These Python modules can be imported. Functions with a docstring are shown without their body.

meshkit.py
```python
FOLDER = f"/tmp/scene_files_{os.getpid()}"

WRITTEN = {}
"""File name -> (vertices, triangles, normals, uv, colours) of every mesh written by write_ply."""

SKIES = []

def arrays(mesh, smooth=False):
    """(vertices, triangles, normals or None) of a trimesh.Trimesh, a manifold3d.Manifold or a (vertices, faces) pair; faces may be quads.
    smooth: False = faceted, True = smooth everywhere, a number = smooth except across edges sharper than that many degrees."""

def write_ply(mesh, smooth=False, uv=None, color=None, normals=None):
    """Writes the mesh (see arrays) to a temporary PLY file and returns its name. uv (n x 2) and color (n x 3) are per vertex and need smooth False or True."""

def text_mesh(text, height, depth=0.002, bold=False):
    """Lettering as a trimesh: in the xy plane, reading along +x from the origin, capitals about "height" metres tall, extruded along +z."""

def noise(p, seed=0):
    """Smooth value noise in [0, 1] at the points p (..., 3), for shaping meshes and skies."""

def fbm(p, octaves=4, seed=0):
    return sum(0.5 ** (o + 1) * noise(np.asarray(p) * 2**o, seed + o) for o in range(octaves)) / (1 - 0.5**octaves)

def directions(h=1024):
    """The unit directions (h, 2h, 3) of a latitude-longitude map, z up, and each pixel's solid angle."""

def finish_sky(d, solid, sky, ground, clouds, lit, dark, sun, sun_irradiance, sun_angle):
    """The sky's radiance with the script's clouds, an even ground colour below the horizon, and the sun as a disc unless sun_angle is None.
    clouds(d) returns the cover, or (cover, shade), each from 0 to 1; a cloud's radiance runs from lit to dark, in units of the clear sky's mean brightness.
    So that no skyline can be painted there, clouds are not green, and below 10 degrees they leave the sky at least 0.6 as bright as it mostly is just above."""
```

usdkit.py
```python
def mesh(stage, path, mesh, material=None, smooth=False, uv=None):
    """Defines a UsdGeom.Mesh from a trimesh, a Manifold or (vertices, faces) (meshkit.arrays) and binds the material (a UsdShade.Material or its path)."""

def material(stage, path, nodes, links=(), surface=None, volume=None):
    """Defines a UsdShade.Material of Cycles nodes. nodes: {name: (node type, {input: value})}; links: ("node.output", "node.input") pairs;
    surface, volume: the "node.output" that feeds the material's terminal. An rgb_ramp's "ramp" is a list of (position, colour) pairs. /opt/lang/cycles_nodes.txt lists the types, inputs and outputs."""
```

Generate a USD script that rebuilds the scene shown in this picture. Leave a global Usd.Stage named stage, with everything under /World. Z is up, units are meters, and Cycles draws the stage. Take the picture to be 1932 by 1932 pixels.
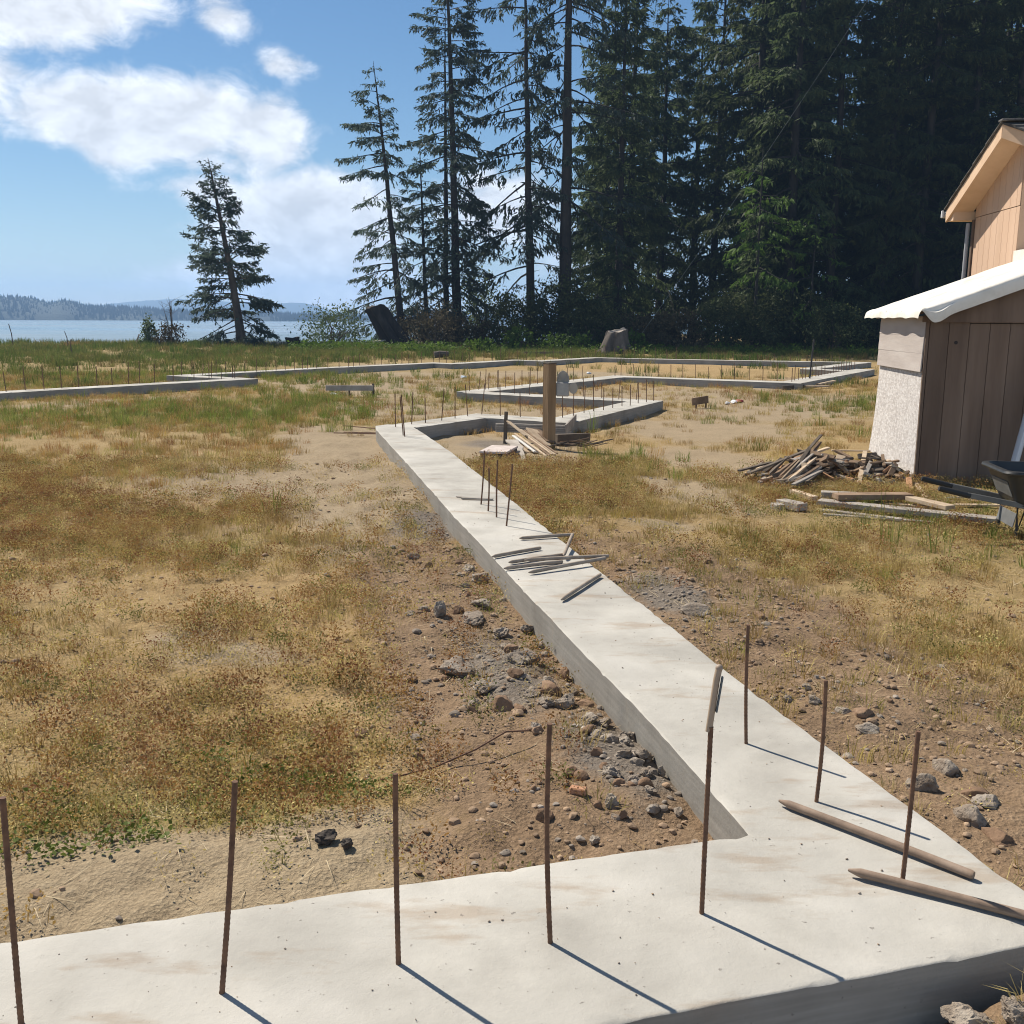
import math
import numpy as np, trimesh, usdkit, meshkit
from scipy.spatial import Delaunay
from shapely.geometry import Polygon, Point, LineString
from shapely import contains_xy
from shapely.ops import unary_union
from pxr import Usd, UsdGeom, UsdLux, UsdShade, Gf, Sdf, Vt

stage = Usd.Stage.CreateInMemory()
UsdGeom.SetStageUpAxis(stage, 'Z')
UsdGeom.Xform.Define(stage, '/World')
UsdGeom.Scope.Define(stage, '/World/Looks')
stage.SetDefaultPrim(stage.GetPrimAtPath('/World'))

# ------------------------------------------------------------------ camera, sky, sun
EYE = np.array([0.0, 0.0, 1.9])
PITCH, ROLL = math.atan(363 / 1896.0), math.radians(0.35)
cam = UsdGeom.Camera.Define(stage, '/World/camera')
cam.CreateHorizontalApertureAttr(36.0)
cam.CreateVerticalApertureAttr(36.0)
cam.CreateFocalLengthAttr(36.0 * 1896 / 1932)
cam.CreateClippingRangeAttr(Gf.Vec2f(0.05, 60000))
cam.CreateExposureAttr(0.62)
_f = np.array([0, math.cos(PITCH), -math.sin(PITCH)]); _u0 = np.array([0, math.sin(PITCH), math.cos(PITCH)]); _r0 = np.array([1.0, 0, 0])
_r = math.cos(ROLL) * _r0 + math.sin(ROLL) * _u0; _u = math.cos(ROLL) * _u0 - math.sin(ROLL) * _r0
cam.AddTransformOp().Set(Gf.Matrix4d(*_r, 0, *_u, 0, *(-_f), 0, *EYE, 1))

SUN_AZ, SUN_EL = math.radians(-47.0), math.radians(49.0)      # azimuth from +y towards +x
SUN = np.array([math.sin(SUN_AZ) * math.cos(SUN_EL), math.cos(SUN_AZ) * math.cos(SUN_EL), math.sin(SUN_EL)])
sun = UsdLux.DistantLight.Define(stage, '/World/sun')
sun.CreateIntensityAttr(1.25); sun.CreateAngleAttr(0.53); sun.CreateNormalizeAttr(True)
sun.CreateColorAttr(Gf.Vec3f(1.0, 0.93, 0.82))
_x = np.cross([0, 0, 1.0], SUN); _x /= np.linalg.norm(_x); _y = np.cross(SUN, _x)
sun.AddTransformOp().Set(Gf.Matrix4d(*_x, 0, *_y, 0, *SUN, 0, 0, 0, 0, 1))


def sky_material():
    """Physical sky with clouds: cumulus banks at fixed places of the sky (azimuth, elevation in degrees) plus noise, and the same noise cover all round."""
    N, L = {}, []
    N['geo'] = ('texture_coordinate', {})
    N['sky'] = ('sky_texture', {'sky_type': 'single_scattering', 'sun_disc': False, 'sun_elevation': SUN_EL, 'sun_rotation': SUN_AZ, 'altitude': 10.0, 'air_density': 1.0, 'aerosol_density': 0.08, 'ozone_density': 3.0})
    N['xyz'] = ('separate_xyz', {})
    L.append(('geo.generated', 'xyz.vector'))
    cnt = [0]

    def m(op, a, b=None, c=None, clamp=False):
        cnt[0] += 1
        n = f'm{cnt[0]}'
        ins = {'math_type': op}
        if clamp:
            ins['use_clamp'] = True
        for k, v in (('value1', a), ('value2', b), ('value3', c)):
            if v is None:
                continue
            if isinstance(v, str):
                L.append((v, f'{n}.{k}'))
            else:
                ins[k] = float(v)
        N[n] = ('math', ins)
        return f'{n}.value'
    az = m('multiply', m('arctan2', 'xyz.x', 'xyz.y'), 57.29578)
    el = m('multiply', m('arcsine', 'xyz.z'), 57.29578)
    # noise in a space where clouds flatten towards the horizon
    N['cmb'] = ('combine_xyz', {})
    L.append((m('multiply', az, 0.10), 'cmb.x')); L.append((m('multiply', el, 0.16), 'cmb.y'))
    N['n1'] = ('noise_texture', {'scale': 1.0, 'detail': 6.0, 'roughness': 0.55, 'distortion': 0.25})
    N['n2'] = ('noise_texture', {'scale': 4.2, 'detail': 6.0, 'roughness': 0.6, 'distortion': 0.4})
    N['n3'] = ('noise_texture', {'scale': 2.0, 'detail': 4.0, 'roughness': 0.5})
    N['off'] = ('vector_math', {'math_type': 'add', 'vector2': (7.3, 2.1, 0.4)})
    N['offs'] = ('vector_math', {'math_type': 'add', 'vector2': (0.10, -0.16, 0.0)})
    L += [('cmb.vector', 'n1.vector'), ('cmb.vector', 'n2.vector'), ('cmb.vector', 'off.vector1'), ('off.vector', 'n3.vector')]
    N['n2b'] = ('noise_texture', {'scale': 4.2, 'detail': 3.0, 'roughness': 0.6, 'distortion': 0.4})
    L += [('cmb.vector', 'offs.vector1'), ('offs.vector', 'n2b.vector')]
    blobs = [(-18.9, 9.8, 7.2, 2.3, 1.2), (-13.4, 9.2, 2.5, 2.5, 1.1), (-23.8, 15.0, 6.2, 2.3, 1.25), (-17.0, 8.3, 5.6, 1.5, 0.6), (-26.2, 11.4, 3.0, 1.7, 0.8), (-15.3, 14.8, 2.0, 1.3, 0.75), (-12.4, 12.7, 1.7, 1.1, 0.75), (-13.0, 11.9, 0.9, 1.1, 0.4),
             (-10.8, 5.0, 5.0, 2.9, 1.45), (-8.8, 6.4, 2.0, 1.8, 0.8), (-16.3, 6.6, 3.0, 1.1, 0.8), (-12.0, 2.2, 7.0, 1.9, 0.95), (-1.0, 6.0, 4.2, 2.6, 0.9), (3.0, 3.0, 4.0, 2.0, 0.6), (-22, 0.8, 9.0, 0.6, 0.25)]
    field = None
    wob = m('multiply_add', 'n1.fac', 3.0, -1.5)
    azw, elw = m('add', az, m('multiply', wob, 1.4)), m('add', el, m('multiply', wob, 0.7))
    for a, e, sa, se, w in blobs:
        dx = m('multiply', m('subtract', azw, a), 1.0 / sa)
        dy = m('multiply', m('subtract', elw, e), 1.0 / se)
        g = m('multiply', m('exponent', m('multiply', m('add', m('multiply', dx, dx), m('multiply', dy, dy)), -1.0)), w)
        field = g if field is None else m('maximum', field, g)
    # the general cover, everywhere
    gen = m('multiply_add', 'n3.fac', 2.4, -0.98)
    away = m('multiply', m('subtract', m('absolute', m('add', az, 0.0)), 30.0), 0.08, clamp=True)   # beyond the banks the even cover takes over
    high = m('multiply', m('subtract', el, 18.0), 0.12, clamp=True)
    field = m('maximum', field, m('multiply', gen, m('maximum', away, high)))
    dens = m('add', field, m('add', m('multiply_add', 'n2.fac', 1.0, -0.5), m('multiply_add', 'n1.fac', 0.9, -0.45)))
    N['cov'] = ('map_range', {'range_type': 'smoothstep', 'from_min': 0.25, 'from_max': 0.80, 'to_min': 0.0, 'to_max': 0.96, 'clamp': True})
    L.append((dens, 'cov.value'))
    above = m('multiply', m('add', el, 0.5), 1.0, clamp=True)
    N['lit'] = ('map_range', {'from_min': -0.16, 'from_max': 0.2, 'to_min': 0.72, 'to_max': 1.0, 'clamp': True})
    L.append((m('subtract', 'n2.fac', 'n2b.fac'), 'lit.value'))
    N['thick'] = ('map_range', {'range_type': 'smoothstep', 'from_min': 0.7, 'from_max': 1.6, 'to_min': 1.0, 'to_max': 0.86, 'clamp': True})
    L.append((dens, 'thick.value'))
    N['ccol'] = ('mix', {'mix_type': 'multiply', 'fac': 1.0, 'color1': CLOUD})
    N['cg'] = ('combine_color', {'color_type': 'rgb'})
    lum = m('multiply', 'lit.result', 'thick.result')
    for ch in 'rgb':
        L.append((lum, f'cg.{ch}'))
    L.append(('cg.color', 'ccol.color2'))
    N['mixc'] = ('mix', {'mix_type': 'mix'})
    N['sat'] = ('hsv', {'hue': .5, 'saturation': 1.2, 'value': 1.0, 'fac': 1.0})
    L.append(('sky.color', 'sat.color'))
    L += [(m('multiply', 'cov.result', above), 'mixc.fac'), ('sat.color', 'mixc.color1'), ('ccol.color', 'mixc.color2')]
    N['bg'] = ('background_shader', {'strength': SKY_STRENGTH})
    L.append(('mixc.color', 'bg.color'))
    return usdkit.material(stage, '/World/Looks/sky_look', N, L, surface='bg.background')


SKY_STRENGTH = 0.056
CLOUD = (13.4, 13.8, 14.5)
dome = UsdLux.DomeLight.Define(stage, '/World/sky')
dome.CreateIntensityAttr(1.0)
dome.GetPrim().SetCustomDataByKey('kind', 'structure')
UsdShade.MaterialBindingAPI.Apply(dome.GetPrim()).Bind(sky_material())

# ------------------------------------------------------------------ helpers
rng = np.random.default_rng(11)
_used = {}


def numbered(parent, name):
    k = (parent, name)
    n = _used.get(k, -1) + 1
    _used[k] = n
    return f'{parent}/{name}' if n == 0 else f'{parent}/{name}_{n:03d}'


def tag(prim, label=None, cat=None, group=None, kind=None):
    p = prim.GetPrim() if hasattr(prim, 'GetPrim') else prim
    for k, v in (('label', label), ('category', cat), ('group', group), ('kind', kind)):
        if v:
            p.SetCustomDataByKey(k, v)
    return p


def thing(name, label, cat, loc=(0, 0, 0), rz=0.0, group=None):
    x = UsdGeom.Xform.Define(stage, numbered('/World', name))
    x.AddTranslateOp().Set(Gf.Vec3d(*map(float, loc)))
    if rz:
        x.AddRotateZOp().Set(math.degrees(rz))
    return tag(x, label, cat, group)


def obj(name, mesh, mat, parent=None, smooth=False, label=None, cat=None, group=None, kind=None):
    base = '/World' if parent is None else str(parent.GetPath())
    m = usdkit.mesh(stage, numbered(base, name), mesh, mat, smooth=smooth)
    tag(m, label, cat, group, kind)
    return m.GetPrim()


def join(ms):
    return trimesh.util.concatenate(ms)


def T(m, loc=(0, 0, 0), rz=0.0, rx=0.0, ry=0.0):
    m = m.copy()
    for a, ax in ((rx, [1, 0, 0]), (ry, [0, 1, 0]), (rz, [0, 0, 1])):
        if a:
            m.apply_transform(trimesh.transformations.rotation_matrix(a, ax))
    m.apply_translation(loc)
    return m


def box(size, loc=(0, 0, 0), rz=0, bev=0.0):
    """A box with small chamfers on all edges."""
    sx, sy, sz = np.asarray(size, float) / 2
    if bev <= 0:
        m = trimesh.creation.box(np.asarray(size, float))
    else:
        b = min(bev, sx * .45, sy * .45, sz * .45)
        pts = []
        for i in (-1, 1):
            for j in (-1, 1):
                for k in (-1, 1):
                    pts += [(i * (sx - b), j * (sy - b), k * sz), (i * (sx - b), j * sy, k * (sz - b)), (i * sx, j * (sy - b), k * (sz - b))]
        m = trimesh.convex.convex_hull(np.array(pts))
    return T(m, loc, rz)


def frame(d, up=(0, 0, 1)):
    d = np.asarray(d, float); d = d / np.linalg.norm(d)
    u = np.asarray(up, float)
    if abs(d @ u) > .98:
        u = np.array([0, 1.0, 0])
    s = np.cross(d, u); s /= np.linalg.norm(s)
    return d, s, np.cross(s, d)


def beam(p, q, w, t, roll=0.0, bev=0.003, warp=0.0, seed=0):
    """A board from p to q: w wide (sideways), t thick (upwards), turned about its length by roll."""
    p, q = np.asarray(p, float), np.asarray(q, float)
    d, s, u = frame(q - p)
    c, sn = math.cos(roll), math.sin(roll)
    s, u = c * s + sn * u, c * u - sn * s
    m = box((np.linalg.norm(q - p), w, t), bev=bev)
    M = np.eye(4); M[:3, 0], M[:3, 1], M[:3, 2], M[:3, 3] = d, s, u, (p + q) / 2
    m.apply_transform(M)
    if warp:
        m.vertices += (meshkit.noise(m.vertices * 9 + seed)[:, None] - .5) * warp
    return m


def tube(pts, rad, sides=6, cap=True):
    p = np.asarray(pts, float)
    r = np.broadcast_to(np.asarray(rad, float), (len(p),))
    t = np.gradient(p, axis=0); t /= np.linalg.norm(t, axis=1, keepdims=True) + 1e-12
    ref = np.where(np.abs(t[:, 2:]) < .9, [0, 0, 1.0], [1.0, 0, 0]) if abs(t[:, 2]).max() >= .9 and abs(t[:, 2]).min() < .9 else np.tile([0, 0, 1.0] if abs(t[:, 2]).max() < .9 else [1.0, 0, 0], (len(p), 1))
    a = np.cross(t, ref); a /= np.linalg.norm(a, axis=1, keepdims=True) + 1e-12
    b = np.cross(t, a)
    an = np.arange(sides) * 2 * np.pi / sides
    v = (p[:, None] + r[:, None, None] * (np.cos(an)[None, :, None] * a[:, None] + np.sin(an)[None, :, None] * b[:, None])).reshape(-1, 3)
    i, j = np.meshgrid(np.arange(len(p) - 1), np.arange(sides), indexing='ij')
    A, B, C, D = i * sides + j, i * sides + (j + 1) % sides, (i + 1) * sides + (j + 1) % sides, (i + 1) * sides + j
    f = np.vstack([np.stack([A, C, B], -1).reshape(-1, 3), np.stack([A, D, C], -1).reshape(-1, 3)])
    if cap:
        n = len(v)
        v = np.vstack([v, p[0], p[-1]])
        k = np.arange(sides); e = (len(p) - 1) * sides
        f = np.vstack([f, np.stack([np.full(sides, n), k, (k + 1) % sides], 1), np.stack([np.full(sides, n + 1), e + (k + 1) % sides, e + k], 1)])
    m = trimesh.Trimesh(v, f, process=False)
    if m.volume < 0:
        m.invert()
    return m


def rock(size, seed, sub=2, rough=.35, fine=0.0):
    m = trimesh.creation.icosphere(sub, 1.0)
    v = m.vertices
    r = np.random.default_rng(seed)
    k = r.uniform(-50, 50, 3)
    for _ in range(7):                                   # flat faces, as broken stone has
        n = r.normal(size=3); n /= np.linalg.norm(n)
        d = r.uniform(.45, .85); h = v @ n
        v = np.where((h > d)[:, None], v - ((h - d) * .9)[:, None] * n, v)
    v = v * (1 + rough * (meshkit.fbm(v * 1.6 + k, 3) - .5)[:, None])
    if fine:
        v = v * (1 + fine * (meshkit.noise(v * 7 + k) - .5)[:, None])
    m.vertices = v / np.abs(v).max(0) * np.asarray(size) / 2
    return m


def ramp3(a, b, c):
    return [(0.25, a), (0.5, b), (0.75, c)]


def mat(name, cols, scale=3.0, rough=.8, bump=0.0, bscale=40.0, detail=5.0, stretch=(1, 1, 1), spec=.3, rand=0.0, rot=(0, 0, 0), coord='pos', metallic=0.0, bdist=.02, distortion=0.0, speck=None):
    """Principled surface: noise ramp colours, noise bump; rand varies brightness between objects; speck = (colour, scale, threshold) strews specks."""
    N = {'p': ('principled_bsdf', {'roughness': rough, 'specular_ior_level': spec, 'metallic': metallic}),
         'map': ('mapping', {'scale': stretch, 'rotation': rot}),
         'n': ('noise_texture', {'scale': scale, 'detail': detail, 'roughness': .6, 'distortion': distortion}),
         'r': ('rgb_ramp', {'ramp': cols if np.ndim(cols[0][0]) == 0 and len(cols[0]) == 2 else ramp3(*cols)})}
    L = []
    if coord == 'pos':
        N['g'] = ('geometry', {}); L.append(('g.position', 'map.vector'))
    else:
        N['g'] = ('texture_coordinate', {}); L.append(('g.object', 'map.vector'))
    L += [('map.vector', 'n.vector'), ('n.fac', 'r.fac')]
    col = 'r.color'
    if speck:
        N['sn'] = ('noise_texture', {'scale': speck[1], 'detail': 2.0, 'roughness': .5})
        N['st'] = ('map_range', {'from_min': speck[2], 'from_max': speck[2] + .06, 'to_min': 0.0, 'to_max': 1.0, 'clamp': True})
        N['sm'] = ('mix', {'mix_type': 'mix', 'color2': speck[0]})
        L += [('map.vector', 'sn.vector'), ('sn.fac', 'st.value'), ('st.result', 'sm.fac'), (col, 'sm.color1')]
        col = 'sm.color'
    if rand:
        N['oi'] = ('object_info', {})
        N['rr'] = ('map_range', {'from_min': 0.0, 'from_max': 1.0, 'to_min': 1 - rand, 'to_max': 1 + rand})
        N['hs'] = ('hsv', {'hue': .5, 'saturation': 1.0, 'fac': 1.0})
        L += [('oi.random', 'rr.value'), ('rr.result', 'hs.value'), (col, 'hs.color')]
        col = 'hs.color'
    L.append((col, 'p.base_color'))
    if bump:
        N['bn'] = ('noise_texture', {'scale': bscale, 'detail': 4.0, 'roughness': .65})
        N['b'] = ('bump', {'strength': bump, 'distance': bdist})
        L += [('map.vector', 'bn.vector'), ('bn.fac', 'b.height'), ('b.normal', 'p.normal')]
    return usdkit.material(stage, f'/World/Looks/{name}', N, L, surface='p.BSDF')


def leaf_mat(name, cols, scale=.8, trans=.35, rand=.25, rough=.7, hue=0.0):
    """Leaves, needles and grass: diffuse with some light through, colours varying in space and from piece to piece."""
    N = {'g': ('geometry', {}), 'n': ('noise_texture', {'scale': scale, 'detail': 3.0}), 'r': ('rgb_ramp', {'ramp': ramp3(*cols)}),
         'oi': ('object_info', {}), 'ad': ('math', {'math_type': 'add'}), 'rr': ('map_range', {'from_min': 0.0, 'from_max': 2.0, 'to_min': 1 - rand, 'to_max': 1 + rand}),
         'hr': ('map_range', {'from_min': 0.0, 'from_max': 1.0, 'to_min': .5 - hue, 'to_max': .5 + hue}),
         'hs': ('hsv', {'saturation': 1.0, 'fac': 1.0}),
         'd': ('principled_bsdf', {'roughness': rough, 'specular_ior_level': .25}), 't': ('translucent_bsdf', {}), 'm': ('mix_closure', {'fac': trans})}
    L = [('g.position', 'n.vector'), ('n.fac', 'r.fac'), ('oi.random', 'ad.value1'), ('g.random_per_island', 'ad.value2'), ('ad.value', 'rr.value'), ('oi.random', 'hr.value'),
         ('rr.result', 'hs.value'), ('hr.result', 'hs.hue'), ('r.color', 'hs.color'), ('hs.color', 'd.base_color'), ('hs.color', 't.color'), ('d.BSDF', 'm.closure1'), ('t.BSDF', 'm.closure2')]
    return usdkit.material(stage, f'/World/Looks/{name}', N, L, surface='m.closure')


def flat(name, col, rough=.6, metallic=0.0, spec=.4):
    return usdkit.material(stage, f'/World/Looks/{name}', {'p': ('principled_bsdf', {'base_color': col, 'roughness': rough, 'metallic': metallic, 'specular_ior_level': spec})}, [], surface='p.BSDF')


def instancer(name, protos, pts, idx, rz, scale, label=None, cat=None, tilt=None):
    """protos: list of (mesh, material). One object of countless pieces."""
    path = numbered('/World', name)
    pi = UsdGeom.PointInstancer.Define(stage, path)
    for k, (m, mt) in enumerate(protos):
        p = usdkit.mesh(stage, f'{path}/clump_{k:03d}', m, mt)
        pi.CreatePrototypesRel().AddTarget(p.GetPath())
    n = len(pts)
    pi.CreatePositionsAttr(Vt.Vec3fArray.FromNumpy(np.asarray(pts, np.float32)))
    pi.CreateProtoIndicesAttr(Vt.IntArray.FromNumpy(np.asarray(idx, np.int32)))
    h = np.asarray(rz) / 2
    q = np.stack([np.cos(h), 0 * h, 0 * h, np.sin(h)], 1)
    pi.CreateOrientationsAttr(Vt.QuathArray([Gf.Quath(float(a), float(b), float(c), float(d)) for a, b, c, d in q]))
    s = np.asarray(scale, np.float32)
    s = np.repeat(s[:, None], 3, 1) if s.ndim == 1 else s
    pi.CreateScalesAttr(Vt.Vec3fArray.FromNumpy(s.astype(np.float32)))
    tag(pi, label, cat, None, 'stuff')
    return pi


def sstep(x, a, b):
    t = np.clip((np.asarray(x, float) - a) / (b - a), 0, 1)
    return t * t * (3 - 2 * t)


def fbm2(x, y, s, seed=0, oct=4):
    x = np.asarray(x, float); y = np.asarray(y, float)
    return meshkit.fbm(np.stack([x / s, y / s, np.zeros_like(x) + seed * 3.7], -1), oct, seed)

# ------------------------------------------------------------------ plan of the concrete strips (metres; z of the tops 0.3)
TOP = 0.30
FRONT = Polygon([(-6, .32), (.82, 2.225), (.705, 2.93), (-6, 1.04)])
LONG = Polygon([(.82, 2.225), (1.53, 2.425), (1.40, 2.90), (1.29, 3.33), (1.12, 3.97), (.85, 5.13), (.58, 6.33), (.32, 7.47), (-.28, 10.17), (-.75, 12.24), (-1.43, 14.93), (-1.60, 15.42), (-1.93, 15.52), (-2.09, 15.27), (-2.02, 14.8), (-1.15, 11.08), (-.47, 8.13), (.14, 5.58), (.36, 4.69), (.62, 3.63), (.76, 2.95), (.705, 2.93)])


def strip(pts, w=.56):
    return LineString(pts).buffer(w / 2, cap_style='flat', join_style='mitre', mitre_limit=3)


ZIG = strip([(-1.76, 15.12), (-.53, 17.04), (.80, 16.30), (2.70, 20.42), (-1.0, 22.66)], .58)
BACK = strip([(-1.0, 22.66), (3.09, 29.5), (7.46, 27.05), (12.15, 34.95)], .62)
FAR = strip([(-7.3, 27.2), (-9.35, 28.5), (-6.37, 33.45), (-2.96, 37.85), (-2.29, 37.25), (.11, 41.0), (1.07, 40.3), (3.61, 44.2), (7.02, 42.7), (9.7, 41.9), (14.1, 40.85), (10.15, 34.9), (11.2, 33.7)], .55)
LEFT = strip([(-14.5, 16.6), (-9.72, 23.65), (-7.05, 27.35)], .56)
PIECES, seen = [], None
for poly, step in ((LONG.buffer(1e-5).union(FRONT.buffer(1e-5)).simplify(1e-4), .036), (ZIG, .14), (BACK, .3), (FAR, .3), (LEFT, .22)):
    q = poly if seen is None else poly.difference(seen)
    if q.geom_type != 'Polygon':
        q = max(q.geoms, key=lambda g: g.area)
    PIECES.append((q, step)); seen = poly if seen is None else seen.union(poly)
ALLF = unary_union([p.buffer(1e-4) for p, _ in PIECES])


def footing_mesh(poly, step):
    """Concrete strip: slightly uneven top, worn arris, side walls a little out of true."""
    edge = unary_union([ALLF.boundary])
    L = poly.exterior.length; n = int(L / step)
    base = [poly.exterior.interpolate(i * L / n) for i in range(n)]
    corners = [Point(c) for c in poly.exterior.coords[:-1]]
    ss = sorted([(poly.exterior.project(p), p) for p in base + corners], key=lambda a: a[0])
    pts = [ss[0]]
    for a in ss[1:]:
        if a[0] - pts[-1][0] > step * .35:
            pts.append(a)
    B = np.array([(p.x, p.y) for _, p in pts]); outer = np.array([edge.distance(p) < .004 for _, p in pts])
    t = np.roll(B, -1, 0) - np.roll(B, 1, 0); t /= np.linalg.norm(t, axis=1, keepdims=True)
    nrm = np.stack([-t[:, 1], t[:, 0]], 1)
    if poly.exterior.is_ccw is False:
        nrm = -nrm                                        # nrm points inwards
    wob = (meshkit.fbm(np.column_stack([B * 9, 0 * B[:, :1]]), 3, 5) - .5) * .009 + (meshkit.noise(np.column_stack([B * 1.7, 0 * B[:, :1]]), 8) - .5) * .010
    chip = np.clip(meshkit.noise(np.column_stack([B * 14, 0 * B[:, :1]]), 9) - .62, 0, 1) * .06
    B = B + nrm * (wob * outer)[:, None]
    IN = B + nrm * ((.005 + chip * .7) * outer)[:, None]
    x0, y0, x1, y1 = poly.bounds
    gx, gy = np.meshgrid(np.arange(x0, x1, step), np.arange(y0, y1, step * .87))
    gx[1::2] += step / 2
    g = np.stack([gx.ravel(), gy.ravel()], 1)
    inner = poly.buffer(-step * .55 - .014)
    g = g[contains_xy(inner, g[:, 0], g[:, 1])] if not inner.is_empty else np.zeros((0, 2))
    P2 = np.vstack([IN, g])
    tri = Delaunay(P2).simplices
    c = P2[tri].mean(1)
    ok = contains_xy(Polygon(IN).buffer(1e-6), c[:, 0], c[:, 1])
    tri = tri[ok]
    a = P2[tri]
    cr = (a[:, 1, 0] - a[:, 0, 0]) * (a[:, 2, 1] - a[:, 0, 1]) - (a[:, 1, 1] - a[:, 0, 1]) * (a[:, 2, 0] - a[:, 0, 0])
    tri = tri[np.abs(cr) > 1e-9]; cr = cr[np.abs(cr) > 1e-9]
    tri[cr < 0] = tri[cr < 0][:, ::-1]
    z = TOP + (meshkit.fbm(np.column_stack([P2 * 2.2, 0 * P2[:, :1]]), 3, 2) - .5) * .007 + (meshkit.noise(np.column_stack([P2 * 16, 0 * P2[:, :1]]), 3) - .5) * .0010
    V = [np.column_stack([P2, z])]
    nb = len(B)
    zt = z[:nb] - (.005 + chip * .4) * outer
    V += [np.column_stack([B, zt]), np.column_stack([B + nrm * (.004 * outer)[:, None], 0 * zt + .05]), np.column_stack([B, 0 * zt - .35])]
    k = np.arange(nb); k2 = (k + 1) % nb
    rings = [np.arange(nb), len(P2) + k, len(P2) + nb + k, len(P2) + 2 * nb + k]
    F = [tri]
    sgn = 1 if poly.exterior.is_ccw else -1
    for r1, r2 in zip(rings[:-1], rings[1:]):
        a_, b_, c_, d_ = r1, r1[k2], r2[k2], r2
        f = np.vstack([np.stack([a_, d_, c_], 1), np.stack([a_, c_, b_], 1)])
        F.append(f if sgn > 0 else f[:, ::-1])
    VV = np.vstack(V)
    return trimesh.Trimesh(VV, np.vstack(F[:2]), process=False), trimesh.Trimesh(VV, np.vstack(F[2:]), process=False)


# ------------------------------------------------------------------ terrain
def side_of(x, y, p, q):
    """Signed distance to the line p-q: positive on its left."""
    d = np.array(q, float) - np.array(p, float); d /= np.linalg.norm(d)
    return d[0] * (y - p[1]) - d[1] * (x - p[0])


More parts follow.
